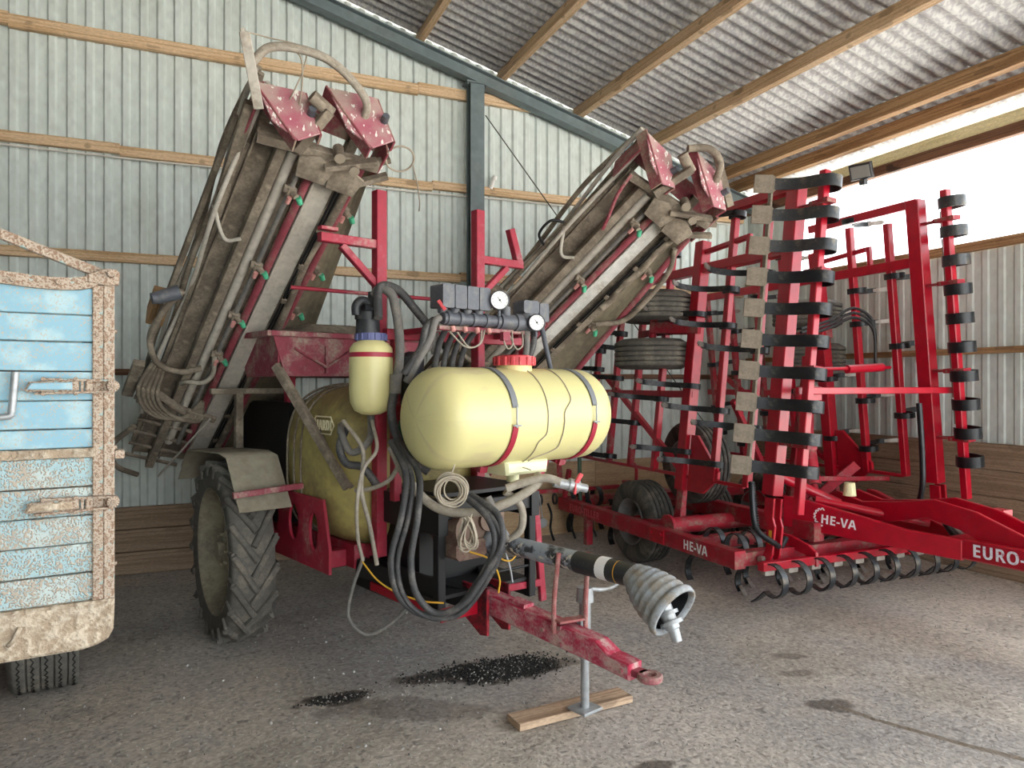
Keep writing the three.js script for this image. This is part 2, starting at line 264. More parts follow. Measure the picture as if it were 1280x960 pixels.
// ---------- floor and yard ----------
const SL = 0.27, GX = -11.6, RX = 6.33, BZ = -7.1, FZ = 3.6, RIDGE = -2.6;
const under = (x) => x > RIDGE ? 5.186 - SL * (x - 0.93) : 5.186 - SL * (RIDGE - 0.93) - SL * (RIDGE - x);   // underside of the rafters
{
  const fw = (x, z, s, oct, k) => { let t = 0, a = 0.5, m = 0; for (let i = 0; i < oct; i++) { t += a * vn(x * s + 500, z * s + 500, 9999, 9999, k + i); m += a; a *= 0.55; s *= 2; } return t / m; };
  // stains: [x, z, rx, rz, turn, strength]
  const stains = [[1.5, -3.86, 0.5, 0.15, 0.1, 1], [1.66, -3.84, 0.3, 0.17, 0, 1.1], [0.67, -3.82, 0.19, 0.085, 0.1, 0.95], [3.0, -2.75, 0.13, 0.075, 0.5, 0.75], [1.82, -2.6, 0.1, 0.06, 0, 0.8], [3.3, -3.33, 0.14, 0.06, 0.3, 0.45], [3.16, -3.12, 0.1, 0.04, 0.2, 0.4], [2.0, -3.8, 0.12, 0.08, 0, 0.5], [1.0, -3.55, 0.5, 0.14, 0.5, 0.35]];
  const crack = [[3.02, -2.72], [3.06, -2.55], [3.13, -2.4], [3.22, -2.2], [3.33, -2.0], [3.4, -1.8]];
  const floorMap = (x0, z0, W, D, n) => tex(n, [W, D], (u, v) => {
    const x = x0 + u * W, z = z0 + v * D;
    const a = fw(x, z, 0.5, 4, 301), f = fw(x, z, 55, 2, 305), b = fw(x, z, 1.9, 4, 309);
    let c = mix(hex(0x9a9490), hex(0xb4aca4), sst(0.35, 0.65, a));
    c = mix(c, hex(0xc2b5a2), sst(0.38, 0.66, fw(x, z, 1.1, 4, 313) * 0.5 + b * 0.5) * 0.45);   // patches of trodden clay dust
    c = mix(c, hex(0x7c766e), sst(0.58, 0.72, b) * 0.3);                                          // patches of dark grit
    c = mul(c, 0.84 + 0.32 * f); c = mix(c, hex(0xc9c2b6), sst(0.78, 0.84, fw(x, z, 75, 1, 317)) * 0.35); c = mix(c, hex(0x55504a), sst(0.8, 0.86, fw(x, z, 48, 1, 319)) * 0.35);
    for (const [sx, sz, rx, rz, t, k] of stains) {
      const dx = x - sx, dz = z - sz; if (Math.abs(dx) > 1 || Math.abs(dz) > 1) continue;
      const p = (dx * Math.cos(t) + dz * Math.sin(t)) / rx, q = (-dx * Math.sin(t) + dz * Math.cos(t)) / rz, r = Math.hypot(p, q) + (fw(x, z, 9, 3, 315) - 0.5) * 1.2;
      c = mix(c, hex(0x3a312a), sst(1.05, 0.65, r) * 0.75 * k);
    }
    for (let i = 0; i < crack.length - 1; i++) {
      const [ax, az] = crack[i], [bx, bz] = crack[i + 1], t = Math.max(0, Math.min(1, ((x - ax) * (bx - ax) + (z - az) * (bz - az)) / ((bx - ax) ** 2 + (bz - az) ** 2)));
      const d = Math.hypot(x - lerp(ax, bx, t), z - lerp(az, bz, t)) + (b - 0.5) * 0.03; c = mix(c, hex(0x6a5c4c), sst(0.018, 0.006, d) * 0.7);
    }
    return c;
  });
  const bump = tex(512, 0.5, (u, v) => fbm(u, v, 30, 30, 4, 321), false);
  const H = (x, z) => (vn(x * 1.1 + 40, z * 1.1 + 40, 99, 99, 5) - 0.5) * 0.012, fl = setting('floor', 'dusty grey compacted shed floor with oil stains', 'floor');
  for (const [x0, z0, W, D, n, nx, nz] of [[-2.4, -7.3, 8.9, 5.9, 2048, 44, 30], [-11.7, -7.3, 9.3, 5.9, 256, 24, 16], [-11.7, -1.4, 18.2, 5.1, 512, 40, 14]]) {
    const map = floorMap(x0, z0, W, D, n), pos = [], nor = [], uv = []; map.offset.set(-x0 / W, -z0 / D);
    for (let j = 0; j < nz; j++) for (let i = 0; i < nx; i++) for (const [a, b] of [[0, 0], [0, 1], [1, 1], [0, 0], [1, 1], [1, 0]]) { const x = x0 + (i + a) / nx * W, z = z0 + (j + b) / nz * D; pos.push(x, H(x, z), z); nor.push(0, 1, 0); uv.push(x, z); }
    part('floor_slab', raw(pos, nor, uv), std({ map, roughness: 0.95, bumpMap: bump, bumpScale: 0.005 }), fl).geometry.computeVertexNormals();
  }
  const yard = part('yard_ground', [box(0, -0.12, 0, 160, 0.2, 160)], std({ map: tex(512, 3, (u, v) => mul(hex(0xc9c5be), 0.82 + 0.3 * fbm(u, v, 40, 40, 4, 331))), roughness: 1 }), scene);
  tag(yard, 'pale gravel yard outside around the shed', 'yard', { kind: 'structure' });
}

// ---------- shell ----------
// trapezoid cladding: one sheet from s0 to s1 along a wall, y range by function; put(s, y, depth) -> point
function cladding(s0, s1, yb, yt, put, nrm, deep = 1) {
  const prof = [], per = 0.137; let s = s0;
  while (s < s1 - 1e-6) { for (const [a, d] of [[0, 0], [0.062, 0], [0.078, 0.024], [0.121, 0.024]]) { const q = Math.min(s1, s + a); prof.push([q, d * deep]); } s += per; } prof.push([s1, 0]);
  const pos = [], nor = [], uv = [];
  for (let i = 0; i < prof.length - 1; i++) {
    const [a, da] = prof[i], [b, db] = prof[i + 1]; if (b - a < 1e-6) continue;
    const A = put(a, yb, da), B = put(b, yb, db), C = put(b, yt(b), db), D = put(a, yt(a), da), N = new THREE.Vector3().crossVectors(B.clone().sub(A), D.clone().sub(A)).normalize(); const fl = N.dot(nrm) < 0; if (fl) N.negate();
    const q = fl ? [A, C, B, A, D, C] : [A, B, C, A, C, D], w = fl ? [[a, yb], [b, yt(b)], [b, yb], [a, yb], [a, yt(a)], [b, yt(b)]] : [[a, yb], [b, yb], [b, yt(b)], [a, yb], [b, yt(b)], [a, yt(a)]];
    q.forEach((p, k) => { pos.push(p.x, p.y, p.z); nor.push(N.x, N.y, N.z); uv.push(...w[k]); });
  }
  return raw(pos, nor, uv);
}
const back = setting('wall_back', 'pale green corrugated gable wall with horizontal timber rails', 'wall');
for (let x = RX, i = 0; x > GX; x -= 1.096, i++) {
  const a = Math.max(GX, x - 1.096), put = (s, y, d) => V(s, y, BZ + d);
  part('cladding_sheet', cladding(a, x, 1.74, (q) => under(q) + 0.3, put, V(0, 0, 1)), M.clad, back);
  part('lower_cladding_sheet', cladding(a, x, 0, () => 1.74, put, V(0, 0, 1)), M.clad, back);
}
const girtZ = BZ + 0.052;
for (const [y, h, m, cuts] of [[4.617, 0.105, 'pine', [-11.5, -6.2, -1.4, 2.05, 3.3]], [3.655, 0.085, 'pine', [-11.5, -5.1, -0.6, 2.2, 6.2]], [2.74, 0.085, 'pine', [-11.5, -7, -2.2, 2.5, 6.2]], [1.735, 0.055, 'pineDark', [-11.5, -5.6, 0.4, 6.2]]])
  for (let i = 0; i < cuts.length - 1; i++) { const dy = (i % 2) * 0.018; part('girt', bar([cuts[i], y + dy, girtZ], [cuts[i + 1] + (i % 2 ? 0 : -0.002), y + dy, girtZ], 0.06, h, [0, 1, 0], 0.005), M[m], back); }
for (let k = 0; k < 3; k++) part('kick_board', bar([-11.5, 0.1 + k * 0.195, girtZ], [1.7, 0.1 + k * 0.195, girtZ], 0.045, 0.19, [0, 1, 0], 0.005), M.kick, back);
for (const [a, b] of [[1.71, 4.1], [4.105, 6.26]]) part('plywood_panel', bar([a, 0.4, girtZ], [b, 0.4, girtZ], 0.02, 0.79, [0, 1, 0], 0.002), M.ply, back);
part('cable', hose([[-11, 3.6, girtZ + 0.035], [-7, 3.585, girtZ + 0.035], [-3, 3.6, girtZ + 0.035], [-0.6, 3.59, girtZ + 0.035], [0.6, 3.6, girtZ + 0.035], [1.8, 3.575, girtZ + 0.035], [3.3, 3.6, girtZ + 0.035], [6, 3.6, girtZ + 0.035]], 0.008, 6, 60), M.cableWhite, back, 'thin white cable pinned under timber rail');
{ // steel gable post and tie wire
  const cx = 2.63, z = BZ + 0.16, top = under(cx);
  part('steel_post', [box(cx, top / 2, z - 0.055, 0.15, top, 0.01), box(cx, top / 2, z + 0.055, 0.15, top, 0.01), box(cx, top / 2, z, 0.01, top, 0.1), box(cx, top - 0.008, z, 0.24, 0.016, 0.16), ...[-0.1, 0.1].map((q) => cyl([cx + q, top - 0.03, z + 0.05], [cx + q, top + 0.012, z + 0.05], 0.012, 0.012, 6))], M.steel, back, 'dark grey steel post');
  part('tie_wire', cyl([cx + 0.09, top - 0.32, z + 0.05], [5.6, 1.1, z + 0.02], 0.006, 0.006, 6), M.cableDark, back);
}
const right = setting('wall_right', 'grey corrugated side wall with timber rails below an open light strip', 'wall');
const WZ1 = -2.6;
for (let z = BZ; z < WZ1 - 0.01; z += 1.096) part('cladding_sheet', cladding(z, Math.min(WZ1, z + 1.096), 0, () => 2.84, (s, y, d) => V(RX - d, y, s), V(-1, 0, 0), 0.3), M.clad, right);
for (const [y, h, m, t] of [[2.86, 0.08, 'pineOld', 0.07], [1.94, 0.055, 'pineOld', 0.06]]) part('girt', bar([RX - 0.055, y, BZ + 0.06], [RX - 0.055, y, WZ1], t, h, [0, 1, 0], 0.005), M[m], right);
for (let k = 0; k < 5; k++) part('kick_board', bar([RX - 0.055, 0.115 + k * 0.228, BZ + 0.07], [RX - 0.055, 0.115 + k * 0.228, WZ1], 0.05, 0.224, [0, 1, 0], 0.005), M.kick, right);
part('cladding_sheet', cladding(BZ, BZ + 0.8, 2.84, () => 3.9, (s, y, d) => V(RX - d, y, s), V(-1, 0, 0), 0.3), M.clad, right);
part('eave_beam', bar([RX - 0.02, 3.79, BZ + 0.02], [RX - 0.02, 3.79, FZ], 0.07, 0.1, [0, 1, 0], 0.005), M.pineDark, right);
part('eave_board', bar([RX - 0.0, 3.9, BZ + 0.02], [RX - 0.0, 3.9, FZ], 0.03, 0.12, [0, 1, 0], 0.003), M.cream, right, 'pale yellow board above the opening');
for (const z of [WZ1, FZ - 0.1]) part('steel_post', [box(RX, 1.87, z, 0.15, 3.74, 0.15)], M.steel, right);
const left = setting('wall_left', 'corrugated far side wall of the shed', 'wall');
for (let z = BZ; z < FZ - 0.01; z += 1.096) part('cladding_sheet', cladding(z, Math.min(FZ, z + 1.096), 0, () => under(GX) + 0.35, (s, y, d) => V(GX + d, y, s), V(1, 0, 0)), M.clad, left);
const front = setting('wall_front', 'corrugated front gable with a wide open doorway', 'wall');
for (let x = GX; x < RX - 0.01; x += 1.096) {
  const b = Math.min(RX, x + 1.096), open = b > -0.4 && x < 5.9;
  part('cladding_sheet', cladding(x, b, open ? 4.0 : 0, (q) => under(q) + 0.3, (s, y, d) => V(s, Math.max(y, open ? Math.min(4.0, under(s) + 0.29) : 0), FZ - d), V(0, 0, -1)), M.clad, front);
}
const ceil = setting('ceiling', 'grey corrugated roof sheets on timber purlins and steel rafters', 'ceiling');
{
  const off = 0.312, per = 0.13;
  for (const [xa, xb] of [[RIDGE, 6.75], [RIDGE, GX - 0.3]]) for (let z = BZ - 0.1; z < FZ; z += 1.04) {
    const pos = [], nor = [], uv = [], n = 64, z1 = Math.min(FZ + 0.1, z + 1.04), ya = under(xa) + off, yb = (xb > 0 ? 5.186 - SL * (xb - 0.93) : under(xb)) + off, L = Math.hypot(xb - xa, yb - ya);
    const w = (q) => 0.017 * Math.sin(q / per * 6.2832), k = (q) => 0.017 * 6.2832 / per * Math.cos(q / per * 6.2832);
    for (let i = 0; i < n; i++) {
      const a = lerp(z, z1, i / n), b = lerp(z, z1, (i + 1) / n), na = V(0, -1, k(a)).normalize(), nb = V(0, -1, k(b)).normalize();
      const A = [xa, ya + w(a), a], B = [xa, ya + w(b), b], C = [xb, yb + w(b), b], D = [xb, yb + w(a), a];
      const f = xb > xa ? [[A, na, 0, a], [C, nb, L, b], [B, nb, 0, b], [A, na, 0, a], [D, na, L, a], [C, nb, L, b]] : [[A, na, 0, a], [B, nb, 0, b], [C, nb, L, b], [A, na, 0, a], [C, nb, L, b], [D, na, L, a]];
      for (const [p, q, s, t] of f) { pos.push(...p); nor.push(q.x, q.y, q.z); uv.push(s, t); }
    }
    part('roof_sheet', raw(pos, nor, uv), M.roof, ceil);
  }
  for (const x of [-10.6, -9.6, -8.6, -7.6, -6.6, -5.6, -4.6, -3.6, -2.75, -1.6, -0.7, 0.2, 1.12, 2.05, 2.93, 3.84, 4.73, 5.7, 6.0]) {
    const y = under(x) + 0.15 + 0.07, up = x > RIDGE ? [SL, 1, 0] : [-SL, 1, 0];
    part('purlin', bar([x, y, BZ + 0.06], [x, y, FZ], 0.065, 0.145, up, 0.005), x > 5 ? M.pineOld : M.pine, ceil);
  }
  for (const z of [BZ + 0.17, -1.8, FZ - 0.1]) for (const [x0, x1] of [[RX - 0.05, RIDGE], [RIDGE, GX + 0.05]]) {
    const q = (x, d) => [x, under(x) + d, z], up = x0 > 0 ? [SL, 1, 0] : [-SL, 1, 0]; 
    part('rafter', [bar(q(x0, 0.008), q(x1, 0.008), 0.12, 0.012, up, 0.002), bar(q(x0, 0.14), q(x1, 0.14), 0.12, 0.012, up, 0.002), bar(q(x0, 0.074), q(x1, 0.074), 0.01, 0.13, up, 0.001)], M.steel, ceil, 'dark grey steel rafter');
  }
}

// ---------- trailer at the left ----------
{
  const t = thing('tipping_trailer', 'mud-caked blue farm trailer with plank side boards and rusty latches', 'trailer', [-0.269, 0, -2.956], 8 * Math.PI / 180);
  const x1 = -0.065, x0 = -2.35, hs = [0.884, 0.984, 1.087, 1.187, 1.288, 1.392, 1.425, 1.493, 1.592, 1.694, 1.797, 1.892, 1.989];
  for (let i = 0; i < hs.length - 1; i++) {
    const a = hs[i], b = hs[i + 1], y = (a + b) / 2;
    if (i === 5) { part('cross_strap', bar([x0, y, 0.012], [x1 + 0.005, y, 0.012], 0.02, b - a - 0.001, [0, 1, 0], 0.003), M.mud, t); continue; }
    part('board', bar([x0, y, -0.012 + rr(-0.002, 0.002)], [x1, y + rr(-0.001, 0.001), -0.012], 0.028, b - a - 0.004, [0, 1, 0], 0.003), i < 5 ? M.blueBoardMud : M.blueBoard, t);
  }
  const up = (x, y0, y1, z, w, d) => bar([x, y0, z], [x, y1, z], w, d, [0, 0, 1], 0.003);
  const fr = part('corner_post', [up(-0.018, 0.885, 2.03, -0.01, 0.035, 0.05), up(-0.052, 0.885, 2.0, 0.006, 0.034, 0.014), up(-0.018, 0.885, 2.03, -0.045, 0.02, 0.03)], M.rust, t);
  for (let k = 0; k < 9; k++) part('bolt', cyl([-0.053, 0.95 + k * 0.125, 0.01], [-0.053, 0.95 + k * 0.125, 0.021], 0.009, 0.007, 6), M.rust, fr);
  for (let k = 0; k < 5; k++) part('bolt', cyl([-0.006, 1.0 + k * 0.21, -0.02], [0.009, 1.0 + k * 0.21, -0.02], 0.008, 0.007, 6), M.rust, fr);
  // sagging top rail
  const tr = part('top_rail', strip([[-2.35, 2.03, 0.005], [-0.7, 2.035, 0.005], [-0.34, 2.008, 0.005], [-0.2, 1.997, 0.005], [-0.1, 2.003, 0.005], [-0.06, 2.018, 0.005]], [0, 0, 1], 0.05, 0.042, 3), M.rust, t);
  for (const x of [-0.3, -0.17]) part('bolt', cyl([x, 2.0, 0.03], [x, 2.0, 0.042], 0.011, 0.009, 6), M.rust, tr);
  const hb = part('hinge_bracket', [plate([[-0.085, -0.012], [-0.02, -0.018], [0.012, -0.014], [0.016, 0.025], [0.005, 0.04], [-0.03, 0.042], [-0.085, 0.018]], [0, 2.018, 0.02], [1, 0, 0], [0, 1, 0], 0.03, 0.004)], M.rust, t);
  part('pivot_pin', cyl([-0.012, 2.04, 0.02], [-0.012, 2.04, 0.06], 0.015, 0.013, 10), M.rust, hb);
  part('stay_arm', bar([-0.02, 2.035, 0.0], [-1.2, 2.48, 0.0], 0.022, 0.035, [0, 1, 0], 0.004), M.rust, t, 'rusty diagonal stay');
  for (const y of [1.643, 1.231]) {
    const l = part('latch', [plate([[-0.27, -0.014], [-0.262, -0.02], [-0.14, -0.02], [-0.11, -0.016], [-0.11, 0.02], [-0.14, 0.02], [-0.255, 0.015]], [0, y, 0.03], [1, 0, 0], [0, 1, 0], 0.02, 0.006),
      bar([-0.22, y + 0.024, 0.032], [-0.005, y + 0.018, 0.032], 0.02, 0.008), bar([-0.24, y - 0.026, 0.032], [-0.005, y - 0.02, 0.032], 0.02, 0.008), box(-0.1, y, 0.03, 0.008, 0.045, 0.02), box(-0.075, y, 0.03, 0.012, 0.045, 0.024), cyl([-0.085, y - 0.02, 0.036], [-0.085, y + 0.022, 0.036], 0.007, 0.007, 8)], M.rust, t, 'rusty over-centre latch');
    part('latch_lever', plate([[-0.262, -0.012], [-0.13, -0.014], [-0.13, 0.014], [-0.25, 0.01]], [0, y, 0.043], [1, 0, 0], [0, 1, 0], 0.008, 0.003), y > 1.5 ? M.blueBoard : M.mud, l);
    part('latch_hook', [cyl([-0.006, y, 0.012], [-0.006, y, 0.046], 0.022, 0.02, 12), cyl([-0.006, y, 0.046], [-0.006, y, 0.052], 0.009, 0.008, 8)], M.rust, l);
    for (const bx of [-0.215, -0.12]) for (const by of [-0.026, 0.024]) part('bolt', cyl([bx, y + by, 0.035], [bx, y + by, 0.05], 0.008, 0.007, 6), M.rust, l);
  }
  part('handle', [cyl([-0.292, 1.69, 0.05], [-0.302, 1.555, 0.05], 0.012, 0.012, 10), hose([[-0.302, 1.555, 0.05], [-0.305, 1.545, 0.05], [-0.33, 1.54, 0.05], [-0.5, 1.54, 0.05]], 0.011, 8), cyl([-0.292, 1.68, 0.0], [-0.292, 1.68, 0.06], 0.008, 0.008, 8)], M.galv, t, 'grey bent pipe handle');
  part('lamp_bracket', [box(0.018, 1.395, -0.04, 0.03, 0.03, 0.07), bar([-0.03, 1.405, -0.02], [0.03, 1.405, -0.02], 0.02, 0.006)], M.rust, t);
  // mud-covered skirt with rounded corner
  const sk = [[-2.35, 0.715], [-0.1, 0.718], [-0.055, 0.728], [-0.02, 0.745], [-0.004, 0.775], [0, 0.884], [-2.35, 0.884]];
  const s = part('skirt', plate(sk, [0, 0, 0.004], [1, 0, 0], [0, 1, 0], 0.05, 0.01), M.mud, t, 'lower panel thick with dried mud');
  boxUV(s.geometry);
  part('mud_lump', hose([[-0.315, 0.775, 0.03], [-0.3, 0.79, 0.042], [-0.288, 0.815, 0.04], [-0.28, 0.832, 0.032]], 0.008, 7), M.mud, s);
  // body and running gear behind the gate
  const back = -3.6;
  for (let i = 0; i < 6; i++) part('side_board', bar([-0.035, 0.98 + i * 0.19, -0.07], [-0.035, 0.98 + i * 0.19, back], 0.03, 0.186, [0, 1, 0], 0.003), i < 3 ? M.blueBoardMud : M.blueBoard, t);
  part('bed', [box(-1.2, 0.86, back / 2 - 0.04, 2.25, 0.05, -back - 0.1), box(-0.75, 0.74, back / 2 - 0.1, 0.09, 0.2, -back - 0.3), box(-1.65, 0.74, back / 2 - 0.1, 0.09, 0.2, -back - 0.3)], M.rust, t);
  part('axle', [box(-1.2, 0.4, -1.74, 1.8, 0.09, 0.09), box(-0.75, 0.56, -1.74, 0.08, 0.26, 0.2), box(-1.65, 0.56, -1.74, 0.08, 0.26, 0.2)], M.rust, t);
  for (const x of [-0.255, -2.1]) {
    const R = 0.4, w = 0.15, prof = [[0.22, -w * 0.8], [0.3, -w], [R - 0.03, -w], [R - 0.008, -w + 0.02]];
    for (let k = 0; k < 5; k++) { const y = -w + 0.03 + k * 0.06; if (k) prof.push([R - 0.012, y - 0.006], [R, y - 0.003]); prof.push([R, y], [R, y + 0.042]); if (k < 4) prof.push([R, y + 0.047], [R - 0.012, y + 0.05]); }
    prof.push([R - 0.008, w - 0.02], [R - 0.03, w], [0.3, w], [0.22, w * 0.8]);
    const ty = part('tyre', turned(prof, [x, R, -1.74], [1, 0, 0], 44), M.rubber, t);
    for (let k = 0; k < 5; k++) {                                   // wavy sipes
      const pts = []; for (let a = 0; a < 60; a++) { const q = a / 60 * 6.2832 * 0.5 - 2.2; const c = x - w + 0.03 + k * 0.06 + 0.02 + (a % 2 ? 0.007 : -0.007); pts.push([c, R + (R + 0.0005) * Math.sin(q), -1.74 + (R + 0.0005) * Math.cos(q)]); }
      part('tread_groove', hose(pts, 0.0032, 4, 118), M.black, ty);
    }
    part('wheel_rim', turned([[0.04, 0.05], [0.1, 0.05], [0.16, 0.02], [0.21, 0.06], [0.23, 0.12], [0.23, -0.12], [0.21, -0.06], [0.16, -0.02], [0.04, -0.02]], [x, R, -1.74], [1, 0, 0], 28), M.rust, t);
  }
}

// ---------- field sprayer ----------
const SP = [0.975, 0, -5.29], ST = 17 * Math.PI / 180;
const spToWorld = (x, y, z) => [SP[0] + x * Math.cos(ST) + z * Math.sin(ST), y, SP[2] - x * Math.sin(ST) + z * Math.cos(ST)];
{
  const s = thing('field_sprayer', 'trailed crop sprayer with yellow tanks, red frame and two dusty folded booms', 'sprayer', SP, ST);
  // chassis
  part('chassis', [bar([-0.4, 0.64, -1.0], [-0.4, 0.64, 0.98], 0.07, 0.14), bar([0.4, 0.64, -1.0], [0.4, 0.64, 0.98], 0.07, 0.14), bar([-0.58, 0.64, -0.3], [0.58, 0.64, -0.3], 0.07, 0.1), bar([-0.58, 0.62, 0.85], [0.58, 0.62, 0.85], 0.06, 0.1), bar([-0.4, 0.64, -0.95], [0.4, 0.64, -0.95], 0.07, 0.12), bar([-0.4, 0.63, 0.9], [0.4, 0.63, 0.9], 0.07, 0.12), bar([-0.4, 0.64, 0], [-0.4, 1.85, 0], 0.06, 0.06), bar([0.4, 0.64, 0], [0.4, 1.85, 0], 0.06, 0.06)], M.redOld, s);
  const oval = (cx, cy, rx, ry) => Array.from({ length: 14 }, (_, i) => [cx + rx * Math.cos(-i / 14 * 6.2832), cy + ry * Math.sin(-i / 14 * 6.2832)]);
  for (const x of [-0.585, 0.585]) part('saddle_plate', plate([[-0.4, 0.56], [0.98, 0.56], [0.98, 0.7], [0.9, 0.98], [-0.4, 0.98]], [x, 0, 0], [0, 0, 1], [0, 1, 0], 0.02, 0.003, [oval(0.2, 0.8, 0.07, 0.11), oval(0.5, 0.8, 0.07, 0.11), oval(0.78, 0.78, 0.06, 0.11)]), M.redOld, s, 'dark red saddle plate with oval holes');
  part('fender_rail', bar([-0.58, 1.03, 0.6], [-1.0, 1.01, 0.6], 0.03, 0.035), M.redDust, s);
  part('axle', [box(0, 0.58, 0, 1.5, 0.1, 0.1), box(-0.4, 0.6, 0, 0.1, 0.2, 0.16), box(0.4, 0.6, 0, 0.1, 0.2, 0.16)], M.redOld, s);
  // wheels
  for (const sx of [-1, 1]) {
    const R = 0.575, w = 0.12, c = [0, R, 0], turnW = (o) => { o.position.x = sx * 0.8; o.rotation.y = -0.09; return o; }, g = [turned([[0.39, -0.1], [0.42, -0.12], [0.5, -w - 0.01], [R - 0.03, -w], [R - 0.022, -w * 0.5], [R - 0.02, 0], [R - 0.022, w * 0.5], [R - 0.03, w], [0.5, w + 0.01], [0.42, 0.12], [0.39, 0.1]], c, [1, 0, 0], 48)];
    for (let k = 0; k < 40; k++) {                                    // chevron lugs, alternating sides
      const sd = k % 2 ? 1 : -1, a = k / 40 * 6.2832, L = (q, r) => V(c[0] + q, c[1] + r * Math.sin(a + 0.42 * Math.abs(q) / w), r * Math.cos(a + 0.42 * Math.abs(q) / w));
      const p0 = L(-sd * 0.012, R - 0.008), p1 = L(sd * (w + 0.008), R - 0.016); g.push(bar(p0, p1, 0.036, 0.045, p0.clone().sub(P(c)).setX(0), 0.008));
      const p2 = L(sd * (w + 0.012), R - 0.09); g.push(bar(p1, p2, 0.034, 0.02, [sd, 0, 0], 0.006));
    }
    turnW(part('tyre', g, M.rubber, s));
    const r = part('wheel_rim', turned([[0.03, 0.05], [0.1, 0.05], [0.14, 0.02], [0.3, -0.03], [0.34, -0.02], [0.37, 0.03], [0.395, 0.1], [0.408, 0.118], [0.4, 0.12], [0.385, 0.1], [0.38, -0.1], [0.405, -0.118], [0.395, -0.1], [0.36, -0.05], [0.34, -0.04], [0.03, -0.03]], c, [sx, 0, 0], 48), M.rim, s);
    turnW(r);
    part('hub', cyl([c[0], c[1], 0], [c[0] + sx * 0.09, c[1], 0], 0.06, 0.05, 14), M.rim, r);
    for (let k = 0; k < 8; k++) part('wheel_bolt', cyl([c[0] + sx * 0.03, c[1] + 0.1 * Math.sin(k * 0.7854), 0.1 * Math.cos(k * 0.7854)], [c[0] + sx * 0.07, c[1] + 0.1 * Math.sin(k * 0.7854), 0.1 * Math.cos(k * 0.7854)], 0.012, 0.012, 6), M.rim, r);
    const fx = sx * 0.79, f = [];
    part('fender', strip([[fx, 0.98, -0.62], [fx, 1.2, -0.42], [fx, 1.22, 0.2], [fx, 1.2, 0.34], [fx, 0.9, 0.56]], [1, 0, 0], 0.32, 0.006, 1), M.fender, s, 'dusty bent sheet mudguard');
    part('fender_stay', bar([sx * 0.46, 1.02, -0.1], [fx - sx * 0.1, 1.205, -0.1], 0.03, 0.02), M.redDust, s);
  }
  // main tank
  {
    const a = 0.57, b = 0.5, c = 0.46, n = 4, pos = [], nor = [], uv = [], NU = 48, NV = 28, ce = [0, 1.15, 0.62];
    const sg = (x, e) => Math.sign(x) * Math.pow(Math.abs(x), e), pt = (i, j) => { const th = i / NU * 6.28318, ph = (j / NV - 0.5) * 3.14159, cp = sg(Math.cos(ph), 0.45); return V(ce[0] + a * cp * sg(Math.cos(th), 0.62), ce[1] + b * cp * sg(Math.sin(th), 0.62), ce[2] + c * sg(Math.sin(ph), 0.45)); };
    for (let j = 0; j < NV; j++) for (let i = 0; i < NU; i++) for (const [x, y] of [[0, 0], [1, 0], [1, 1], [0, 0], [1, 1], [0, 1]]) {
      const p = pt(i + x, j + y), q = p.clone().sub(P(ce)), N = V(sg(q.x / a, 2.4) / a, sg(q.y / b, 2.4) / b, sg(q.z / c, 3.4) / c).normalize();
      pos.push(p.x, p.y, p.z); nor.push(N.x, N.y, N.z); uv.push(p.z + p.x * 0.7, p.y);
    }
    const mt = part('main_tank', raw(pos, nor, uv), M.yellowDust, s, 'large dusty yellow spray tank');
    for (const z of [0.36, 0.46, 0.56]) { const q = []; for (let i = 0; i < 40; i++) { const th = i / 40 * 6.2832; q.push([ce[0] + (a + 0.004) * sg(Math.cos(th), 0.62), ce[1] + (b + 0.004) * sg(Math.sin(th), 0.62), z]); } part('tank_band', hose(q, 0.008, 5, 80, true), M.boom, mt); }
    part('tank_logo', [text('HARDI', 0.06, [-0.577, 1.382, 0.765], [0, 0, 1], [0, 1, 0], 0.004, 0.85), ...[[[0.66, 1.41], [0.7, 1.46]], [[0.7, 1.46], [0.89, 1.46]], [[0.89, 1.46], [0.93, 1.41]], [[0.93, 1.41], [0.89, 1.36]], [[0.89, 1.36], [0.7, 1.36]], [[0.7, 1.36], [0.66, 1.41]]].map(([p, q]) => bar([-0.574, p[1], p[0] + 0.07], [-0.574, q[1], q[0] + 0.07], 0.006, 0.008, [0, 1, 0], 0.001))], M.decalGold, mt, 'raised tank lettering in a frame');
  }
  part('dark_void_box', [box(0, 1.1, -0.35, 0.9, 0.85, 0.9, 0.02)], M.black, s, 'added black box painting the dark void behind the main tank');  // added filler box; its black stands in for the dark gap here
  // red hopper frame above the tank
  {
    const h = part('platform_box', [plate([[-0.66, 1.96], [0.5, 1.96], [0.42, 1.7], [-0.58, 1.7]], [0, 0, 0.34], [1, 0, 0], [0, 1, 0], 0.012, 0.002), plate([[-0.3, 1.96], [0.34, 1.96], [0.34, 1.7], [-0.2, 1.7]], [-0.62, 0, 0], [0, 0, 1], [0, 1, 0], 0.012, 0.002), bar([-0.68, 1.97, 0.35], [0.5, 1.97, 0.35], 0.05, 0.035), bar([-0.68, 1.97, 0.37], [-0.68, 1.97, -0.3], 0.05, 0.035), box(-0.08, 1.71, 0.02, 1.0, 0.02, 0.62)], M.redDust, s, 'dull red sheet box over the tank');
    const pos = [], nor = [], uv = [], n = 24, hh = (x, z) => Math.max(0, 0.085 * (1 - (x / 0.5) ** 2) * (1 - (z / 0.3) ** 2)) + 0.02 * (vn(x * 9 + 9, z * 9 + 9, 99, 99, 3) - 0.5);
    for (let i = 0; i < n; i++) for (let j = 0; j < n; j++) for (const [a, b] of [[0, 0], [0, 1], [1, 1], [0, 0], [1, 1], [1, 0]]) { const x = (i + a) / n - 0.5, z = ((j + b) / n - 0.5) * 0.6; pos.push(x - 0.09, hh(x, z) + 1.99, z + 0.02); nor.push(0, 1, 0); uv.push(x, z); }
